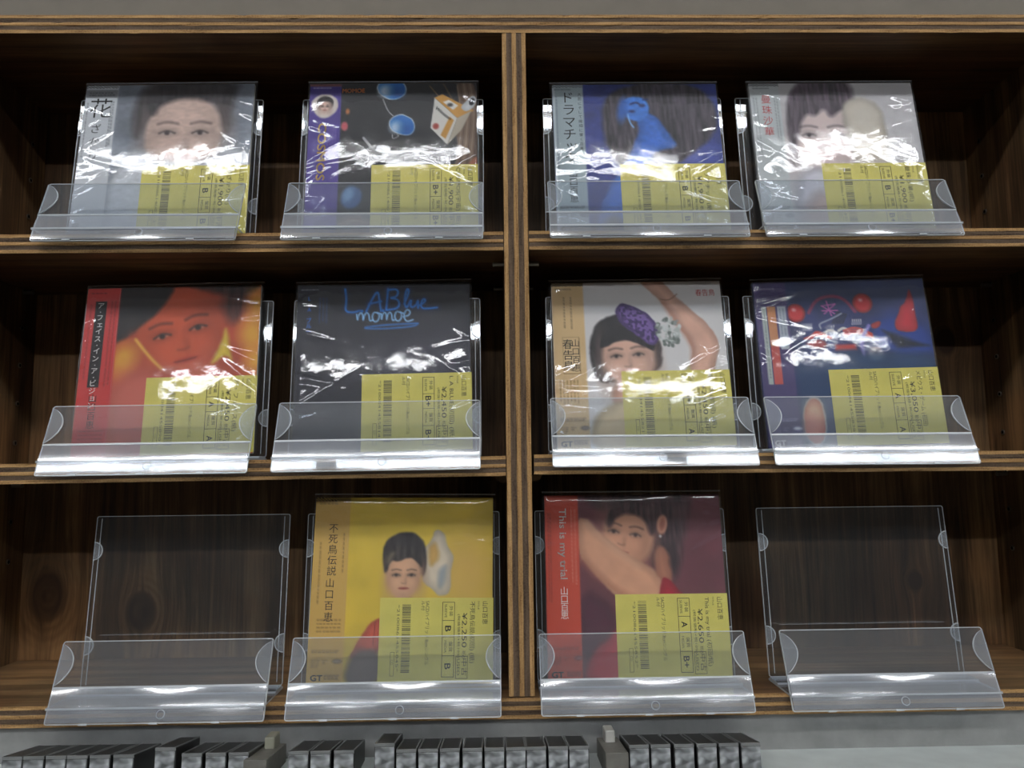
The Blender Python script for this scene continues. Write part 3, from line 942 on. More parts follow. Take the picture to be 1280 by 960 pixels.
def art_flames():
    p = Paint((192, 76, 42)).mottle(8, 8, 8, 0.35)
    p.poly([(0.15, -0.05), (0.55, -0.05), (0.47, 0.12), (0.36, 0.22), (0.26, 0.3), (0.15, 0.36)], (36, 28, 28), 0.03)
    p.poly([(0.5, -0.05), (1.05, -0.05), (0.92, 0.08), (0.8, 0.06), (0.66, 0.02), (0.5, 0.1)], (44, 30, 28), 0.04)
    p.face(0.55, 0.28, 0.24, (206, 86, 48), (50, 30, 26), (172, 58, 40), 0.0, -14)
    p.poly([(0.15, -0.05), (0.52, -0.05), (0.44, 0.14), (0.3, 0.25), (0.15, 0.3)], (34, 27, 28), 0.03)
    p.poly([(0.78, 0.02), (0.95, 0.02), (0.9, 0.2), (0.84, 0.26), (0.78, 0.14)], (60, 34, 30), 0.06, 0.8)
    for x, y, w, h, rot in ((0.24, 0.44, 0.07, 0.09, 20), (0.98, 0.12, 0.05, 0.10, 0), (0.96, 0.3, 0.07, 0.09, 0), (0.99, 0.46, 0.06, 0.08, 0)):
        p.ell(x, y, w, h, (230, 178, 50), rot, 0.09, 0.85)
    p.poly([(0.72, 0.5), (0.79, 0.36), (0.815, 0.24), (0.835, 0.36), (0.87, 0.48), (0.83, 0.43), (0.8, 0.44)], (238, 204, 60), 0.025)
    p.stroke([(0.3, 0.32), (0.38, 0.42), (0.46, 0.5)], 0.007, (238, 196, 70), 0.02)
    p.poly([(0.19, 0.55), (0.5, 0.5), (0.6, 0.56), (0.6, 1.02), (0.19, 1.02)], (196, 92, 74), 0.08, 0.9)
    p.ell(0.3, 0.7, 0.14, 0.2, (206, 110, 96), 0, 0.15, 0.7)
    p.rect(0, 0, 0.19, 1, (206, 58, 54))
    p.specks(0.02, 0.025, 0.12, 0.035, (60, 20, 20), 1, 20, False)
    p.rect(0.05, 0.08, 0.115, 0.6, (30, 22, 22))
    p.specks(0.02, 0.1, 0.032, 0.55, (120, 26, 26), 1, 21)
    p.specks(0.135, 0.08, 0.175, 0.6, (110, 26, 26), 2, 22)
    p.specks(0.03, 0.84, 0.17, 0.93, (90, 22, 24), 4, 23, False)
    return p
def art_night_blue():
    p = Paint((41, 42, 52)).mottle(9, 50, 70, 0.35)
    p.ell(0.75, 0.5, 0.3, 0.2, (46, 46, 66), 0, 0.2, 0.7)
    glow = (34, 74, 150); neon = (38, 128, 222)
    strokes = [[(0.275, 0.03), (0.285, 0.1), (0.275, 0.17), (0.33, 0.175), (0.36, 0.165)],
               [(0.40, 0.17), (0.43, 0.1), (0.465, 0.04), (0.475, 0.1), (0.485, 0.17)], [(0.415, 0.125), (0.485, 0.11)],
               [(0.525, 0.035), (0.52, 0.1), (0.515, 0.165)], [(0.525, 0.04), (0.585, 0.035), (0.58, 0.085), (0.53, 0.09), (0.59, 0.10), (0.59, 0.155), (0.52, 0.165)],
               [(0.62, 0.13), (0.65, 0.05), (0.635, 0.03), (0.62, 0.1), (0.63, 0.165), (0.655, 0.11)], [(0.66, 0.11), (0.655, 0.155), (0.69, 0.14), (0.70, 0.10), (0.70, 0.155)],
               [(0.71, 0.14), (0.745, 0.115), (0.735, 0.095), (0.715, 0.125), (0.72, 0.16), (0.77, 0.16), (0.81, 0.155)]]
    for s in strokes:
        p.stroke(s, 0.014, glow, 0.03, 0.45)
    for s in strokes:
        p.stroke(s, 0.0055, neon, 0.006)
    def script(x, y, w, h, pts):
        p.stroke([(x + w * q[0], y + h * q[1]) for q in pts], 0.0042, (140, 196, 242), 0.006)
    em = [(0, 0.15), (0.06, 1.0), (0.1, 0.3), (0.28, -0.1), (0.42, 0.2), (0.44, 1.05), (0.5, 0.3), (0.68, -0.1), (0.84, 0.2), (0.88, 1.05), (1.05, 0.9)]
    oh = [(0.75, 0.1), (0.2, -0.15), (-0.05, 0.55), (0.3, 1.2), (0.85, 0.9), (0.9, 0.1), (0.5, -0.1), (1.15, 0.2)]
    ee = [(0, 0.6), (0.7, 0.45), (0.8, -0.05), (0.35, -0.25), (0.0, 0.5), (0.35, 1.2), (1.1, 0.95)]
    script(0.345, 0.18, 0.085, 0.05, em); script(0.435, 0.18, 0.045, 0.05, oh); script(0.485, 0.18, 0.075, 0.05, em)
    script(0.565, 0.178, 0.045, 0.05, oh); script(0.615, 0.175, 0.05, 0.055, ee)
    for x in (0.375, 0.498):
        p.ell(x, 0.168, 0.008, 0.008, neon, 0, 0.006)
    p.stroke([(0.70, 0.25), (0.5, 0.255), (0.36, 0.272), (0.5, 0.28), (0.68, 0.268), (0.70, 0.25)], 0.004, neon, 0.012)
    p.rect(0, 0, 0.012, 1, (52, 50, 58))
    p.specks(0.02, 0.025, 0.12, 0.035, (190, 190, 196), 1, 24, False, 0.6)
    p.specks(0.12, 0.08, 0.18, 0.24, (34, 80, 150), 3, 25)
    p.specks(0.02, 0.9, 0.16, 0.95, (100, 100, 110), 3, 26, False, 0.5)
    return p
def art_beret():
    p = Paint((226, 223, 222))
    skin = (226, 178, 156)
    p.poly([(0.47, -0.05), (0.62, -0.05), (0.72, 0.08), (0.86, 0.22), (0.97, 0.36), (0.95, 0.46), (0.9, 0.62), (0.72, 0.62), (0.8, 0.5), (0.81, 0.4), (0.72, 0.26), (0.66, 0.14), (0.52, 0.0)], skin, 0.012)
    p.stroke([(0.66, 0.14), (0.73, 0.27), (0.81, 0.4), (0.8, 0.48)], 0.012, (196, 138, 116), 0.03, 0.7)
    p.stroke([(0.64, 0.11), (0.69, 0.12), (0.74, 0.08)], 0.003, (150, 110, 90))
    p.poly([(0.2, 0.42), (0.23, 0.28), (0.32, 0.2), (0.5, 0.2), (0.62, 0.36), (0.63, 0.5), (0.58, 0.57), (0.5, 0.56), (0.3, 0.64), (0.22, 0.56)], (30, 27, 30), 0.015)
    p.poly([(0.34, 0.6), (0.48, 0.6), (0.52, 0.75), (0.3, 0.78)], (206, 158, 136), 0.03)
    p.face(0.43, 0.455, 0.15, (228, 182, 160), (40, 30, 30), (190, 74, 74), -0.1, -4)
    p.poly([(0.26, 0.42), (0.3, 0.28), (0.44, 0.26), (0.58, 0.34), (0.585, 0.44), (0.52, 0.4), (0.4, 0.355), (0.31, 0.4)], (32, 28, 31), 0.012)
    p.poly([(0.355, 0.19), (0.4, 0.12), (0.5, 0.16), (0.61, 0.25), (0.61, 0.38), (0.56, 0.405), (0.48, 0.33), (0.4, 0.27)], (84, 58, 122), 0.008)
    nz = vnoise(31, 75, 75, 1)
    m = Paint.poly_m([(0.37, 0.19), (0.42, 0.14), (0.52, 0.19), (0.6, 0.28), (0.59, 0.38), (0.54, 0.385), (0.46, 0.30)], 0.02)
    p.put(m * (nz > 0.55), (134, 104, 178), 0.8); p.put(m * (nz < 0.40), (46, 30, 84), 0.7)
    r = random.Random(3)
    for k in range(70):
        a, q = r.uniform(0, 6.28), math.sqrt(r.random())
        x, y = 0.675 + 0.075 * q * math.cos(a), 0.315 + 0.085 * q * math.sin(a)
        g = r.choice([(150, 156, 152), (190, 196, 192), (216, 220, 218), (112, 122, 116)])
        p.ell(x, y, r.uniform(0.008, 0.018), r.uniform(0.006, 0.012), g, r.uniform(0, 180), 0.006)
    p.poly([(0.19, 0.86), (0.28, 0.76), (0.4, 0.72), (0.52, 0.7), (0.6, 0.7), (0.6, 1.02), (0.19, 1.02)], (222, 196, 150), 0.03)
    p.poly([(0.72, 0.6), (0.78, 0.52), (0.8, 0.6)], (232, 222, 150), 0.02)
    p.rect(0, 0, 0.185, 1, (226, 192, 138))
    p.hatch(0, 0, 0.185, 0.02, (36, 32, 28), (206, 180, 130))
    p.specks(0.02, 0.035, 0.12, 0.043, (70, 56, 40), 1, 27, False)
    p.specks(0.05, 0.09, 0.13, 0.30, (90, 70, 46), 2, 28)
    p.rect(0.05, 0.34, 0.15, 0.56, (150, 118, 76)); p.rect(0.053, 0.343, 0.147, 0.557, (228, 195, 142))
    p.specks(0.02, 0.6, 0.14, 0.74, (110, 86, 56), 6, 29, True, 0.5)
    return gt_mark(p, (70, 56, 44))
def art_neon_shapes():
    p = Paint((40, 52, 104)).mottle(10, 9, 9, 0.5)
    p.rect(0.18, 0.0, 1, 0.14, (58, 70, 106), 0.1, 0.8)
    p.poly([(0.62, 0.28), (0.8, 0.2), (1.02, 0.3), (1.02, 0.5), (0.7, 0.5)], (22, 62, 150), 0.08, 0.8)
    p.poly([(0.72, 0.32), (0.98, 0.42), (0.8, 0.43)], (22, 28, 46), 0.03)
    for x, y, rx in ((0.235, 0.20, 0.055), (0.63, 0.15, 0.058)):
        p.ell(x, y, rx, rx * 1.05, (150, 34, 40), 0, 0.01); p.ell(x, y, rx * 0.75, rx * 0.8, (206, 50, 52), 0, 0.015)
        p.ell(x - 0.01, y - 0.02, 0.012, 0.01, (236, 170, 170), 0, 0.015)
    p.stroke([(0.31, 0.2), (0.36, 0.12), (0.45, 0.095), (0.53, 0.12), (0.58, 0.2)], 0.010, (140, 52, 92), 0.012)
    pk = (190, 96, 168)
    for s in ([(0.39, 0.16), (0.47, 0.15)], [(0.39, 0.16), (0.46, 0.21)], [(0.4, 0.21), (0.47, 0.15)], [(0.42, 0.13), (0.44, 0.22)], [(0.39, 0.19), (0.48, 0.19)]):
        p.stroke(s, 0.0035, pk, 0.006)
    for k in range(5):
        p.stroke([(0.27 + k * 0.012, 0.27), (0.265 + k * 0.012, 0.31)], 0.003, (190, 190, 200)); p.stroke([(0.56 + k * 0.012, 0.25), (0.555 + k * 0.012, 0.28)], 0.003, (190, 190, 200))
        p.stroke([(0.48 + k * 0.012, 0.20 + k * 0.004), (0.44 + k * 0.015, 0.27)], 0.003, (20, 22, 34))
    p.stroke([(0.37, 0.30), (0.36, 0.27), (0.42, 0.25), (0.5, 0.21)], 0.004, (150, 160, 180))
    for x, y, a in ((0.42, 0.315, 0), (0.5, 0.305, 0)):
        p.stroke([(x - 0.03, y + 0.012), (x, y - 0.008), (x + 0.03, y + 0.01)], 0.007, (220, 214, 212))
    for k in range(3):
        p.stroke([(0.27 + k * 0.02, 0.36), (0.34, 0.335 - k * 0.014), (0.42, 0.36)], 0.006, (206, 56, 54))
        p.stroke([(0.5, 0.345 - k * 0.014), (0.57, 0.325 - k * 0.016), (0.66, 0.36 - k * 0.01)], 0.006, (206, 56, 54))
    p.poly([(0.27, 0.38), (0.38, 0.36), (0.4, 0.42), (0.3, 0.42)], (186, 70, 76), 0.02)
    p.rect(0.44, 0.40, 0.56, 0.435, (196, 58, 56), 0.02)
    p.stroke([(0.6, 0.47), (0.59, 0.38), (0.65, 0.29)], 0.010, (128, 116, 196), 0.012)
    p.poly([(0.66, 0.28), (0.73, 0.25), (0.71, 0.3), (0.66, 0.31)], (196, 56, 52))
    p.poly([(0.79, 0.32), (0.85, 0.17), (0.88, 0.16), (0.92, 0.05), (0.93, 0.18), (0.935, 0.33), (0.86, 0.34)], (198, 44, 56), 0.012)
    p.ell(0.67, 0.46, 0.045, 0.045, (196, 176, 184), 0, 0.02); p.ell(0.67, 0.45, 0.015, 0.012, (80, 70, 90), 0, 0.02)
    p.poly([(0.28, 0.5), (0.5, 0.44), (0.8, 0.45), (1.02, 0.48), (1.02, 0.6), (0.28, 0.6)], (34, 70, 104), 0.06, 0.8)
    p.rect(0.2, 0.5, 0.42, 1.02, (30, 62, 104), 0.03)
    p.poly([(0.215, 0.72), (0.325, 0.70), (0.345, 0.98), (0.2, 0.99)], (180, 190, 196), 0.008)
    p.poly([(0.222, 0.73), (0.316, 0.715), (0.334, 0.97), (0.208, 0.98)], (206, 92, 74), 0.008)
    p.ell(0.275, 0.8, 0.05, 0.07, (232, 182, 140), 0, 0.06); p.ell(0.255, 0.88, 0.05, 0.06, (222, 140, 120), 0, 0.06)
    p.rect(0, 0, 0.19, 1, (72, 62, 112))
    p.specks(0.02, 0.04, 0.12, 0.05, (200, 200, 214), 1, 30, False, 0.6)
    p.rect(0.035, 0.155, 0.062, 0.63, (176, 186, 182)); p.specks(0.04, 0.17, 0.058, 0.6, (90, 96, 100), 1, 31)
    p.rect(0.068, 0.155, 0.118, 0.40, (198, 132, 84)); p.rect(0.068, 0.40, 0.118, 0.63, (196, 84, 76))
    p.rect(0.128, 0.155, 0.178, 0.42, (170, 178, 190)); p.specks(0.133, 0.17, 0.172, 0.4, (96, 100, 116), 2, 32)
    return gt_mark(p, (196, 192, 214), 0.03, 0.975)
def art_yellow_portrait():
    p = Paint((226, 194, 62)).mottle(11, 5, 5, 0.22)
    p.ell(0.85, 0.42, 0.16, 0.2, (226, 180, 104), 0, 0.2, 0.6)
    p.poly([(0.6, 0.3), (0.66, 0.24), (0.68, 0.17), (0.73, 0.2), (0.75, 0.27), (0.79, 0.33), (0.765, 0.42), (0.775, 0.53), (0.7, 0.545), (0.66, 0.5), (0.62, 0.48), (0.6, 0.38)], (222, 208, 184), 0.012)
    p.poly([(0.63, 0.28), (0.69, 0.24), (0.7, 0.34), (0.65, 0.4)], (228, 172, 74), 0.03, 0.8); p.poly([(0.7, 0.4), (0.75, 0.36), (0.73, 0.5), (0.69, 0.5)], (168, 178, 190), 0.03, 0.8)
    p.poly([(0.39, 0.38), (0.385, 0.28), (0.43, 0.21), (0.52, 0.19), (0.6, 0.22), (0.63, 0.3), (0.625, 0.44), (0.59, 0.42), (0.41, 0.44)], (46, 40, 40), 0.014)
    p.poly([(0.43, 0.54), (0.58, 0.54), (0.6, 0.7), (0.4, 0.7)], (196, 142, 100), 0.02)
    p.face(0.505, 0.43, 0.098, (222, 172, 136), (44, 36, 34), (178, 82, 74), 0.05)
    p.poly([(0.395, 0.4), (0.41, 0.3), (0.5, 0.255), (0.6, 0.3), (0.605, 0.4), (0.58, 0.355), (0.53, 0.335), (0.47, 0.36), (0.43, 0.345), (0.415, 0.42)], (52, 45, 43), 0.012)
    p.poly([(0.4, 0.36), (0.43, 0.3), (0.46, 0.3), (0.42, 0.38)], (176, 160, 120), 0.02, 0.5)
    p.poly([(0.24, 0.84), (0.3, 0.72), (0.36, 0.67), (0.4, 0.66), (0.4, 0.86), (0.22, 0.88)], (204, 92, 70), 0.012)
    p.stroke([(0.36, 0.68), (0.35, 0.8)], 0.002, (130, 50, 44))
    p.poly([(0.18, 1.02), (0.24, 0.82), (0.4, 0.82), (0.4, 1.02)], (112, 96, 88), 0.04)
    p.rect(0, 0, 0.195, 1, (214, 172, 84))
    p.hatch(0, 0, 0.195, 0.02, (30, 26, 18), (196, 164, 70))
    p.specks(0.02, 0.03, 0.13, 0.038, (80, 64, 30), 1, 33, False)
    p.specks(0.03, 0.25, 0.045, 0.6, (110, 84, 40), 1, 34); p.specks(0.16, 0.2, 0.172, 0.42, (110, 84, 40), 1, 35)
    p.specks(0.04, 0.66, 0.17, 0.74, (84, 62, 30), 4, 36, False)
    return gt_mark(p, (84, 64, 34), 0.02, 0.97)
def art_red_arm():
    p = Paint((112, 56, 66)).mottle(12, 6, 6, 0.25)
    p.poly([(0.18, 0.5), (0.36, 0.6), (0.4, 0.75), (0.18, 0.95)], (84, 34, 54), 0.05)
    p.poly([(0.2, -0.05), (0.85, -0.05), (0.8, 0.2), (0.74, 0.5), (0.6, 0.48), (0.56, 0.2), (0.45, 0.06), (0.3, 0.1)], (64, 42, 46), 0.05)
    skin = (216, 156, 124)
    p.poly([(0.6, 0.3), (0.68, 0.28), (0.72, 0.5), (0.62, 0.52)], (180, 116, 90), 0.02)
    p.face(0.47, 0.22, 0.145, skin, (60, 40, 38), (190, 104, 90), -0.35, 10)
    p.poly([(0.34, 0.12), (0.42, 0.02), (0.62, 0.0), (0.66, 0.16), (0.6, 0.26), (0.575, 0.14), (0.48, 0.1), (0.4, 0.13), (0.36, 0.2)], (66, 44, 46), 0.025)
    p.ell(0.665, 0.17, 0.03, 0.055, (214, 150, 122), 10, 0.012); p.ell(0.668, 0.165, 0.014, 0.032, (176, 104, 84), 10, 0.016)
    p.ell(0.652, 0.235, 0.006, 0.006, (240, 236, 226))
    p.poly([(0.18, 0.12), (0.24, 0.13), (0.34, 0.24), (0.5, 0.36), (0.62, 0.42), (0.66, 0.52), (0.64, 0.62), (0.5, 0.62), (0.36, 0.54), (0.22, 0.38), (0.18, 0.34)], (218, 160, 126), 0.014)
    p.stroke([(0.2, 0.36), (0.34, 0.5), (0.48, 0.58), (0.62, 0.6)], 0.012, (182, 116, 88), 0.05, 0.7)
    p.stroke([(0.24, 0.16), (0.36, 0.28), (0.52, 0.4)], 0.014, (232, 182, 150), 0.05, 0.6)
    p.poly([(0.64, 0.46), (0.68, 0.46), (0.8, 0.6), (0.8, 0.7), (0.6, 0.7)], (176, 30, 48), 0.012)
    p.poly([(0.19, 1.02), (0.22, 0.9), (0.3, 0.8), (0.42, 0.72), (0.5, 0.7), (0.5, 1.02)], (190, 34, 54), 0.03)
    p.rect(0, 0, 0.19, 1, (208, 74, 48))
    p.specks(0.012, 0.1, 0.036, 0.6, (110, 34, 26), 2, 37, True, 0.5)
    p.specks(0.14, 0.08, 0.18, 0.5, (232, 170, 150), 2, 38, True, 0.55)
    return gt_mark(p, (96, 30, 30), 0.03, 0.97)

# ------------------------------------------------------------------ lettering
_tcache = {}
def text_geo(body):
    if body in _tcache:
        return _tcache[body]
    c = bpy.data.curves.new('lettering', 'FONT')
    c.body = body
    c.size = 1.0
    c.resolution_u = 3
    o = bpy.data.objects.new('lettering', c)
    C.objects.link(o)
    dg = bpy.context.evaluated_depsgraph_get()
    dg.update()
    me = bpy.data.meshes.new_from_object(o.evaluated_get(dg))
    co = np.array([v.co[:2] for v in me.vertices]).reshape(-1, 2)
    fs = [tuple(p.vertices) for p in me.polygons]
    bpy.data.objects.remove(o)
    bpy.data.curves.remove(c)
    bpy.data.meshes.remove(me)
    _tcache[body] = (co, fs)
    return co, fs

class Ink:
    """flat lettering gathered in the paper's plane: x right, z up (design units), per ink colour"""
    def __init__(self):
        self.g = {}
    def geo(self, ink, co, fs):
        v, f = self.g.setdefault(ink, ([], []))
        b = len(v)
        v.extend(co.tolist())
        f.extend(tuple(i + b for i in q) for q in fs)
    def text(self, ink, body, x, z, h, rot=0, width=None, bold=0.0, slant=0.0):
        """lower-left corner of the reading box at x,z ; h = capital height; rot in degrees (-90: reads downwards)."""
        co, fs = text_geo(body)
        if len(co) == 0:
            return
        lo, hi = co.min(0), co.max(0)
        c = (co - np.array([lo[0], 0.0])) * (h / 0.74)
        if width:
            c[:, 0] *= width / max(1e-6, (hi[0] - lo[0]) * (h / 0.74))
        c[:, 0] += c[:, 1] * slant
        a = R(rot)
        for dx, dz in (((0, 0),) if not bold else ((-bold, 0), (bold, 0), (0, bold), (0, -bold))):
            q = np.stack([x + dx + c[:, 0] * math.cos(a) - c[:, 1] * math.sin(a), z + dz + c[:, 0] * math.sin(a) + c[:, 1] * math.cos(a)], 1)
            self.geo(ink, q, fs)
    def column(self, ink, body, xc, ztop, h, pitch=None, bold=0.0):
        """upright characters stacked downwards, centred on xc"""
        pitch = pitch or h * 1.12
        z = ztop
        for ch in body:
            if ch in '・':
                self.box(ink, xc - h * 0.07, z - pitch * 0.32, xc + h * 0.07, z - pitch * 0.32 + h * 0.14)
                z -= pitch * 0.62
                continue
            co, fs = text_geo(ch)
            if len(co):
                lo, hi = co.min(0), co.max(0)
                k = h / 0.90
                small = ch in 'ェィャュョッァォ'
                cx = (lo[0] + hi[0]) / 2
                for dx in ((0,) if not bold else (-bold, bold)):
                    q = np.stack([xc + dx + (co[:, 0] - cx) * k + (0.1 * h if small else 0), z - h + (co[:, 1] + 0.12) * k + (0.1 * h if small else 0)], 1)
                    self.geo(ink, q, fs)
            z -= pitch * (0.86 if ch in 'ェィャュョッァォ' else 1.0)
    def box(self, ink, x0, z0, x1, z1):
        self.geo(ink, np.array([(x0, z0), (x1, z0), (x1, z1), (x0, z1)]), [(0, 1, 2, 3)])
    def frame(self, ink, x0, z0, x1, z1, w=0.35):
        self.box(ink, x0, z0, x1, z0 + w); self.box(ink, x0, z1 - w, x1, z1)
        self.box(ink, x0, z0, x0 + w, z1); self.box(ink, x1 - w, z0, x1, z1)
    def build(self, parent, y, name='lettering'):
        for k, (v, f) in self.g.items():
            me = bpy.data.meshes.new(name)
            me.from_pydata([(p[0] * S, y * S, p[1] * S) for p in v], [], f)
            obj(name, me, MT[k], parent)

def price_sticker(root, price, sleeve, media, title, note, code):
    """yellow price sticker turned on its side: text reads downwards. Its own plane: x 0..93 right, z 0..65 up."""
    w, h = 93.0, 66.0
    x0, z0 = 75 - w + 0.4, 0.6
    st = obj('price_sticker', box(x0, x0 + w, -0.42, -0.25, z0, z0 + h), MT['sticker'], root)
    k = Ink()
    T = lambda body, x, z, hh, width=None, ink='ink', bold=0.0: k.text(ink, body, x0 + x, z0 + z, hh, -90, width, bold)
    T('山口百恵', 84.5, 63, 3.6, 18)
    T('TITLE', 80.3, 63.5, 1.3, 7)
    T(title, 74.2, 63, 3.4, min(48, 5.0 * len(title)) if len(title) < 14 else 54)
    T(price, 67.5, 54, 4.2, 27)
    T('税込', 68.0, 24.6, 2.3, 6)
    T('(税抜価格+税10%)', 64.0, 53, 1.8, 34, 'ink')
    k.frame('ink', x0 + 62.6, z0 + 3.0, x0 + 72.4, z0 + 20.4, 0.4)
    T('中古', 67.8, 18.4, 3.6, 13)
    T('USED', 63.8, 18.2, 2.3, 12.5)
    k.frame('ink', x0 + 51.2, z0 + 4.2, x0 + 61.4, z0 + 62.6, 0.45)
    for zz in (47.8, 35.0, 20.4):
        k.box('ink', x0 + 51.2, z0 + zz, x0 + 61.4, z0 + zz + 0.4)
    T('外装', 57.2, 59.4, 2.4, 8); T('SLEEVE', 53.2, 60.8, 2.0, 10.5)
    T('盤質', 57.2, 31.6, 2.4, 8); T('MEDIA', 53.2, 32.4, 2.0, 9.5)
    for g, zt, zb in ((sleeve, 47.8, 35.4), (media, 20.4, 4.6)):
        wd_ = 4.4 * len(g)
        T(g, 53.8, (zt + zb) / 2 + wd_ / 2, 5.0, wd_, 'ink', 0.12)
    T(note[0], 37.6, 63.4, 2.9, 50)
    if len(note) > 1:
        T(note[1], 34.2, 63.4, 2.3, 7.5)
    # bar code, bars stacked downwards
    r = random.Random(code)
    z = 60.5
    while z > 7.5:
        t = r.choice((0.35, 0.35, 0.7, 1.0))
        k.box('ink_soft', x0 + 18.4, z0 + z - t, x0 + 25.4, z0 + z)
        z -= t + r.choice((0.35, 0.45, 0.8))
    T('*' + code + '*', 14.2, 60.5, 2.2, 52, 'ink_soft')
    k.frame('ink', x0 + 9.6, z0 + 5.0, x0 + 13.0, z0 + 23.5, 0.3)
    T('CD', 10.4, 17.6, 1.8, 4, 'ink_soft')
    k.build(st, -0.46, 'sticker_print')
    return st

# ------------------------------------------------------------------ film bag
def film_mesh(seed, hw, h0, h1):
    r = np.random.default_rng(seed)
    n, m = 92, 92
    X, Zg = np.meshgrid(np.linspace(-hw, hw, m), np.linspace(h0, h1, n))
    u = (X + hw) / (2 * hw); v = (h1 - Zg) / (h1 - h0)
    H = np.zeros_like(X)
    # large soft bulges of the bag
    for k in range(7):
        cx, cy, s = r.uniform(0.1, 0.9), r.uniform(0.1, 0.9), r.uniform(0.16, 0.34)
        H += r.uniform(-1.0, 1.0) * np.exp(-((u - cx) ** 2 + (v - cy) ** 2) / (2 * s * s))
    # tension folds running in from the side edges
    for k in range(26):
        side = 0 if r.random() < 0.55 else 1
        y0 = r.uniform(0.05, 0.98)
        L = r.uniform(0.05, 0.22); ang = r.uniform(-0.8, 0.8); wd_ = r.uniform(0.007, 0.014)
        du = u if side == 0 else 1 - u
        dist = (v - y0 - ang * du)
        H += r.uniform(0.3, 0.85) * np.exp(-(dist / wd_) ** 2 / 2) * np.exp(-(du / L) ** 2) * (1 if r.random() < 0.6 else -1)
    # diagonal creases out of the corners
    for k in range(5):
        cu, cv = (0, 0, 1, 1)[k % 4], (0, 1, 0, 1)[k % 4]
        a = r.uniform(0.3, 1.25)
        du, dv = np.abs(u - cu), np.abs(v - cv)
        dist = du * math.sin(a) - dv * math.cos(a)
        along = du * math.cos(a) + dv * math.sin(a)
        H += r.uniform(0.2, 0.5) * np.exp(-(dist / 0.012) ** 2 / 2) * np.exp(-(along / r.uniform(0.12, 0.3)) ** 2)
    # fine crumple, stronger low down where the stand squeezes the bag
    for k in range(14):
        fx, fy, ph = r.uniform(-60, 60), r.uniform(-60, 60), r.uniform(0, 6.28)
        H += 0.014 * np.sin(fx * u + fy * v + ph) * (0.2 + v)
    H = np.clip(H, -1.0, 1.5)
    edge = np.minimum(np.minimum(u, 1 - u), np.minimum(v, 1 - v))
    lift = np.clip(edge / 0.05, 0, 1)
    Y = -(0.9 + 0.9 * lift + 0.9 * np.sin(np.pi * v) + (H * 0.62) * (0.35 + 0.65 * lift))
    Y = np.minimum(Y, -0.62)
    P = np.stack([X, Y, Zg], -1)
    # turn the rim back over the sides of the card sleeve
    P[0, :, 1] = 1.8; P[-1, :, 1] = 1.8; P[:, 0, 1] = 1.8; P[:, -1, 1] = 1.8
    me = grid_mesh('film_bag', P * S)
    for p in me.polygons: p.use_smooth = True
    me.materials.append(MT['film'])
    return me

# ------------------------------------------------------------------ albums
PH = 148.5
def album(cx, z, cy, tilt, roll, yaw, paint, seed, sticker, ink, label, band=True):
    root = empty('album_sleeve', W(cx, cy, z), (-R(tilt), R(roll), R(yaw)))
    root.rotation_mode = 'XYZ'
    tag(root, label, 'album', 'card album sleeves in film bags')
    hw = 74.6
    body = obj('card_sleeve', box(-hw, hw, 0.03, 3.6, 0.0, PH, 0.4), MT['paper'], root)
    X = (_u - 0.5) * 2 * hw
    Zz = (1 - _v) * PH
    P = np.stack([X, np.zeros_like(X), Zz], -1)
    cols = srgb(np.clip(paint.a, 0, 255))
    def sheet(name, c0, c1, y, wrap):
        Q = P[:, c0:c1 + 1].copy(); K = cols[:, c0:c1 + 1]
        Q[..., 1] = y
        if wrap:                                        # the band folds round the spine edge
            side = Q[:, :1].copy(); side[..., 1] = 3.7; side[..., 0] -= 0.12
            Q[:, 0, 0] -= 0.12
            Q = np.concatenate([side, Q], 1); K = np.concatenate([K[:, :1], K], 1)
        me = grid_mesh(name, Q * S)
        ca = me.color_attributes.new('print', 'FLOAT_COLOR', 'POINT')
        lin = K.reshape(-1, 3)
        ca.data.foreach_set('color', np.concatenate([lin, np.ones((len(lin), 1))], 1).astype(np.float32).ravel())
        return obj(name, me, MT['print'], root)
    if band:
        art = sheet('cover_print', 31, N, 0.0, False)
        sheet('paper_band', 0, 31, -0.12, True)
    else:
        art = sheet('cover_print', 0, N, 0.0, False)
    if ink is not None:
        ink.build(art, -0.2)
    price_sticker(root, *sticker)
    fb = obj('film_bag', film_mesh(seed, 76.8, -0.0, PH + 3.0), None, root)
    sm = obj('film_seam', box(-76.6, 76.6, 1.2, 1.7, PH + 2.4, PH + 3.6), MT['film_edge'], fb)
    return root

def obi(items):
    k = Ink()
    for it in items:
        kind = it[0]
        if kind == 'col':
            _, inkc, body, u, v, h, pitch = it
            k.column(inkc, body, (u - 0.5) * 149.2, (1 - v) * PH, h, pitch)
        elif kind == 'txt':
            _, inkc, body, u, v, h, rot, width, bold = it
            k.text(inkc, body, (u - 0.5) * 149.2, (1 - v) * PH, h, rot, width, bold)
    return k

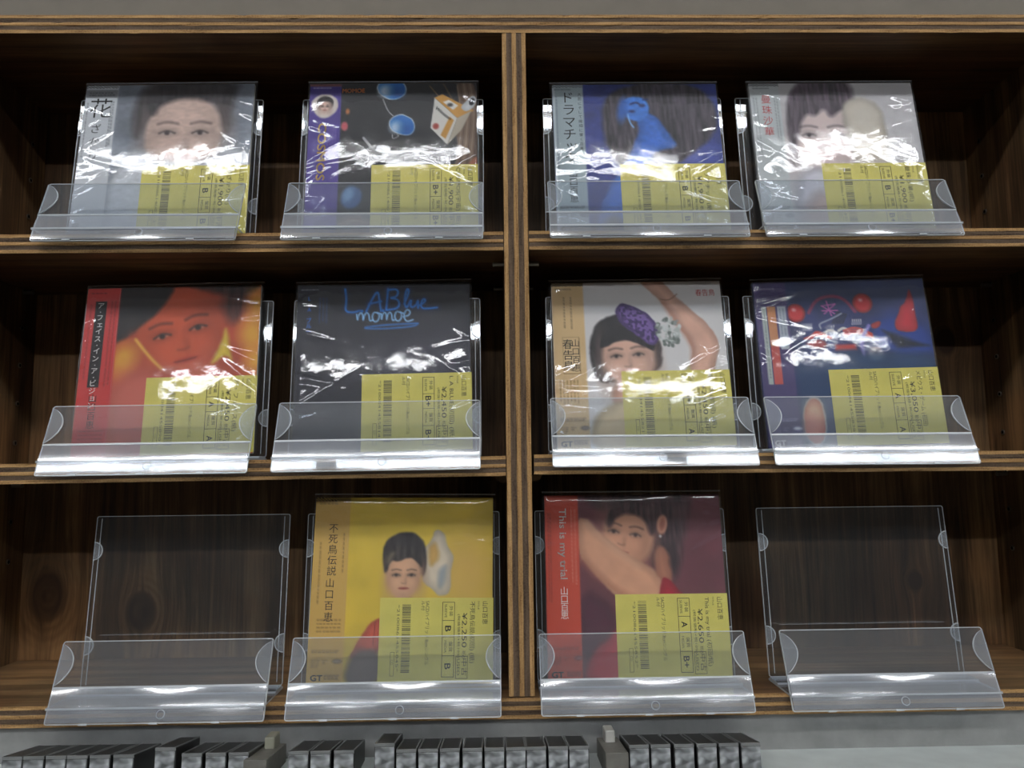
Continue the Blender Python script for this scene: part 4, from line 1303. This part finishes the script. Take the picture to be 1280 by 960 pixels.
NOTE = ('SACDハイブリッド/8cmシングル', 'ル付')
GT = ('txt', 'ink', 'GT', 0.022, 0.985, 4.6, 0, 9.5, 0.25)
STANDS = [  # cx, z, roll, yaw, label
    (-307, Z1, 0, 0, 'clear acrylic stand holding the pale fur-collar portrait album on the top shelf'),
    (-108.5, Z1, 0, 0, 'clear acrylic stand holding the black album with blue sunglasses'),
    (108.5, Z1 + 0.4, 0, 0, 'clear acrylic stand holding the blue album with a grey band'),
    (284.5, Z1 + 0.5, 0, 0, 'clear acrylic stand holding the white album with a raised palm'),
    (-293, Z2 - 0.6, 0, 0, 'clear acrylic stand holding the fiery red-orange portrait album'),
    (-112, Z2 + 0.4, 0, 0, 'clear acrylic stand holding the near-black album with neon blue script'),
    (107.5, Z2 + 1.3, 0, 0, 'clear acrylic stand holding the white album with a purple beret'),
    (283, Z2 + 0.7, 0, 0, 'clear acrylic stand holding the navy album with red neon shapes'),
    (-275.5, 0, 0, 0, 'empty clear acrylic stand in front of two dark wood knots'),
    (-97.5, 0, 0, 0, 'clear acrylic stand holding the bright yellow portrait album'),
    (95.5, 0, 0, 0, 'clear acrylic stand holding the red album with a bare arm'),
    (286.5, 0, 0, 0, 'empty clear acrylic stand beside the stand with the red bare-arm album'),
]
SL2 = -math.atan2(2.2, WX - HALF); SR2 = -math.atan2(-1.6, WX - HALF)
for i, (cx, z, ro, yw, lb) in enumerate(STANDS):
    stand(cx, z + 0.05, {4: SL2, 5: SL2, 6: SR2, 7: SR2}.get(i, 0), R(yw), lb)

LZ = 5.4
ALB = [
 (-305.5, Z1 + LZ, 24.6, 8.6, -0.6, 0, art_flower_singer(), 11, ('¥1,900', 'B', 'B', '花ざかり(紙)', NOTE, '2100861400712'),
  obi([('col', 'ink', '花', 0.10, 0.10, 19, 19), ('col', 'ink', 'ざかり', 0.085, 0.27, 9, 13)]),
  'album with pale portrait in a white fur collar and light grey paper band'),
 (-107, Z1 + LZ, 25.2, 8.0, -0.3, 0, art_table_things(), 12, ('¥1,900', 'B+', 'B+', 'COSMOS(宇宙) (紙)', NOTE, '2100861400729'),
  obi([('txt', 'orange_ink', 'MOMOE', 0.195, 0.062, 4.4, 0, 20, 0.12), ('txt', 'gold_ink', 'COSMOS', 0.06, 0.27, 7.5, -90, 56, 0.2),
       ('txt', 'ink', 'Winston', 0.75, 0.175, 3.4, -42, 18, 0.1)]),
  'black album with blue round sunglasses, cigarette packet and purple paper band'),
 (111, Z1 + LZ, 24.2, 9.0, -0.3, 0, art_blue_figure(), 13, ('¥1,900', 'B', 'B', 'ドラマチック(紙)', NOTE, '2100861400736'),
  obi([('col', 'ink', 'ドラマチック', 0.095, 0.055, 11.5, 12.6), ('col', 'ink', '山口百恵', 0.105, 0.585, 7.5, 8.2), ('col', 'ink', '大胆にそして繊細に響く百恵', 0.163, 0.06, 3.3, 4.6), GT]),
  'deep blue album of a blue-skinned figure with grey-green paper band'),
 (290, Z1 + LZ, 24.7, 8.5, -0.2, 0, art_pale_portrait(), 14, ('¥1,900', 'B', 'B+', '曼珠沙華(紙)', NOTE, '2100861400743'),
  obi([('col', 'red_ink', '曼珠沙華', 0.095, 0.085, 8.5, 11.0), GT]),
  'white album with a raised beige palm over half a face'),
 (-294, Z2 - 0.6 + LZ, 24.8, 8.3, -1.0, 0, art_flames(), 15, ('¥2,450', 'A', 'A', 'ア・フェイス(紙)', NOTE, '2100841455890'),
  obi([('col', 'white_ink', 'ア・フェイス・イン・ア・ビジョン', 0.083, 0.09, 5.6, 6.7), ('col', 'ink', '山口百恵', 0.09, 0.64, 7.0, 7.6)]),
  'orange-red album of a face among flames with red paper band'),
 (-113, Z2 + 0.3 + LZ, 26, 7.3, -0.8, 0, art_night_blue(), 16, ('¥2,450', 'B+', 'B+', 'L A BLUE(初回) (紙)', NOTE, '2100841455814'),
  obi([('col', 'blue_ink', 'L.A.ブルー', 0.07, 0.07, 4.6, 5.0)]),
  'near-black album with neon blue handwritten title', False),
 (107.5, Z2 + 1.3 + LZ, 24, 9.2, -0.5, 0, art_beret(), 17, ('¥2,450', 'B+', 'A', '春告鳥(初回) (紙)', NOTE, '2100841455821'),
  obi([('col', 'ink', '春告鳥', 0.082, 0.355, 8.6, 9.8), ('col', 'ink', '山口百恵', 0.127, 0.355, 6.6, 7.5), ('txt', 'red_ink', '春告鳥', 0.85, 0.09, 5.0, 0, 17, 0.0), GT]),
  'white album of a smiling woman in a purple beret with tan paper band'),
 (286, Z2 + 0.7 + LZ, 25, 7.6, -0.8, -2.0, art_neon_shapes(), 18, ('¥3,050', 'A', 'A', 'メビウス・ゲーム (初回)', NOTE, '2100841455838'),
  obi([('txt', 'white_ink', 'GT', 0.035, 0.985, 4.4, 0, 9, 0.25)]),
  'navy album with red neon shapes and purple paper band'),
 (-98, LZ, 26, 7.4, 0.8, 0, art_yellow_portrait(), 19, ('¥2,250', 'B', 'B', '不死鳥伝説(初回) (紙)', NOTE, '2100861455845'),
  obi([('col', 'ink', '不死鳥伝説', 0.105, 0.15, 7.4, 8.7), ('col', 'ink', '山口百恵', 0.10, 0.45, 7.2, 9.0), GT]),
  'bright yellow album of a solemn woman with gold paper band'),
 (96.5, LZ, 26, 7.4, 0.2, 0, art_red_arm(), 20, ('¥2,650', 'A', 'B+', 'This is my trial (初回/紙)', NOTE, '2100861455852'),
  obi([('txt', 'white_ink', 'This is my trial', 0.082, 0.075, 6.2, -90, 58, 0.10), ('col', 'white_ink', '山口百恵', 0.10, 0.51, 6.4, 6.4), GT]),
  'red album of a face behind a bare arm with red-orange paper band'),
]
for a in ALB:
    album(*a)

# ------------------------------------------------------------------ small cases and dividers on the tray
def wedge(x0, x1, y0, y1, z0, h0, h1, top=0.0, bevel=0.0):
    """block whose top falls from h0 at y0 to h1 at y1; with z0 None the underside runs parallel to the top"""
    bm = bmesh.new()
    f = lambda y: h0 + (h1 - h0) * (y - y0) / (y1 - y0)
    v = []
    for x in (x0, x1):
        for y in (y0, y1):
            lo = z0 if z0 is not None else f(y)
            v += [bm.verts.new((x * S, y * S, lo * S)), bm.verts.new((x * S, y * S, (f(y) + top) * S))]
    for q in ((0, 1, 3, 2), (4, 6, 7, 5), (0, 4, 5, 1), (2, 3, 7, 6), (0, 2, 6, 4), (1, 5, 7, 3)):
        bm.faces.new([v[i] for i in q])
    if bevel:
        bmesh.ops.bevel(bm, geom=bm.edges[:], offset=bevel * S, segments=2, affect='EDGES', profile=0.5)
    bmesh.ops.recalc_face_normals(bm, faces=bm.faces)
    return bm
def case_meshes():
    L = 46.0
    ms = {}
    w, h, hb = 14.6, 20.6, 15.2
    sl = lambda y: h + (hb - h) * y / L
    def fin(bm, mats):
        m = bpy.data.meshes.new('case'); bm.to_mesh(m); bm.free()
        for x in mats: m.materials.append(x)
        return m
    ms['body'] = fin(wedge(-w / 2, w / 2, 1.2, L, 0, sl(1.2) - 0.6, hb - 0.6, 0, 0.4), [MT['case_top']])
    ms['lid'] = fin(wedge(-w / 2 + 1.3, w / 2 - 1.3, 2.5, L - 1.5, None, sl(2.5) - 0.55, sl(L - 1.5) - 0.55, 0.5), [MT['case_top']])
    for s_ in (-1, 1):
        ms['rim%d' % s_] = fin(wedge(s_ * (w / 2 - 0.65) - 0.45, s_ * (w / 2 - 0.65) + 0.45, 0.8, L - 0.5, None, sl(0.8) - 0.6, sl(L - 0.5) - 0.6, 0.85), [MT['case_rim']])
    ms['lip'] = fin(box(-w / 2 + 0.2, w / 2 - 0.2, 0.1, 1.1, h - 2.2, h + 0.1, 0.2), [MT['case_rim']])
    ms['window'] = fin(box(-w / 2 + 0.5, w / 2 - 0.5, -0.5, 1.15, 0.4, h - 2.3, 0.5), [MT['case_front']])
    return ms
CM = case_meshes()
CASES = [(14, 0), (41, 0), (69, 0), (95.5, 0), (124, 0), (153.5, 0), (205.5, 1), (239, 0), (269, 0), (297.5, 0),
         (372.5, 0), (400, 0), (429.5, 0), (480.5, 1), (507.5, 0), (535, 0), (562, 0), (590.5, 0), (618, 0), (645, 0), (670.5, 0), (698, 0), (724, 0),
         (799.5, 0), (826.5, 0), (856, 0), (884.5, 0), (912, 0), (939.5, 0)]
ORD = ('first', 'second', 'third', 'fourth', 'fifth', 'sixth', 'seventh', 'eighth', 'ninth')
TILT = math.atan2(7.0, 154.0)
def case_rot(x):
    return (-TILT, 0, 0)
for px, up in CASES:
    x = at_y(px, 946, -50)[0]
    root = empty('plastic_case', W(x, -50, -40.45 + (4.2 if up else 0)), case_rot(x))
    root.scale = (1, 1, 1)
    run = [q for q in ((0, 170), (215, 310), (360, 450), (490, 740), (790, 950)) if q[0] <= px <= q[1]]
    mates = [c for c, u_ in CASES if not u_ and run and run[0][0] <= c <= run[0][1]]
    if up:
        lb = 'raised black-topped plastic case ' + ('before the divider with the olive-grey tab' if px < 300 else 'below the yellow album')
    elif px < 170:
        lb = 'black-topped plastic case, %s across the gap from the raised case under the knot-side stand' % ORD[len(mates) - 1 - mates.index(px)]
    elif px < 310:
        lb = 'black-topped plastic case, %s between the raised case and the olive-grey-tabbed divider' % ORD[mates.index(px)]
    elif px < 450:
        lb = 'black-topped plastic case, %s of three from the olive-grey-tabbed divider' % ORD[mates.index(px)]
    elif px < 740:
        lb = 'black-topped plastic case, %s from the raised case below the yellow album' % ORD[mates.index(px)]
    else:
        lb = 'black-topped plastic case, %s from the pale-tabbed divider towards the bare tray' % ORD[mates.index(px)]
    tag(root, lb, 'case', 'small plastic cases on the tray')
    b = obj('body', CM['body'], None, root)
    obj('lid', CM['lid'], None, root)
    obj('side_rim', CM['rim-1'], None, root)
    obj('side_rim', CM['rim1'], None, root)
    obj('front_rim', CM['lip'], None, root)
    obj('window', CM['window'], None, root)
    if up:
        obj('riser', box(-5, 5, 4, 44, -4.1, -0.05), MT['case_top'], root)

for px, py, lb in ((318, 958, 'grey divider block with an olive-grey tab between two runs of three cases'), (772, 958, 'grey divider block with a pale tab beside the run ending at bare tray')):
    x = at_y(px, py, -56)[0]
    root = empty('tray_divider', W(x, -56, -40.2), (-TILT, 0, 0))
    tag(root, lb, 'divider', 'tray dividers')
    obj('plate', wedge(-8, 8, 0, 52, 0, 17.5, 13.5, 0, 0.5), MT['div_top'], root)
    obj('tab', box(-3.7, 3.7, 34, 50, 13.0, 23, 1.2), MT['div_tab'] if px > 500 else MT['div_tab_olive'], root)
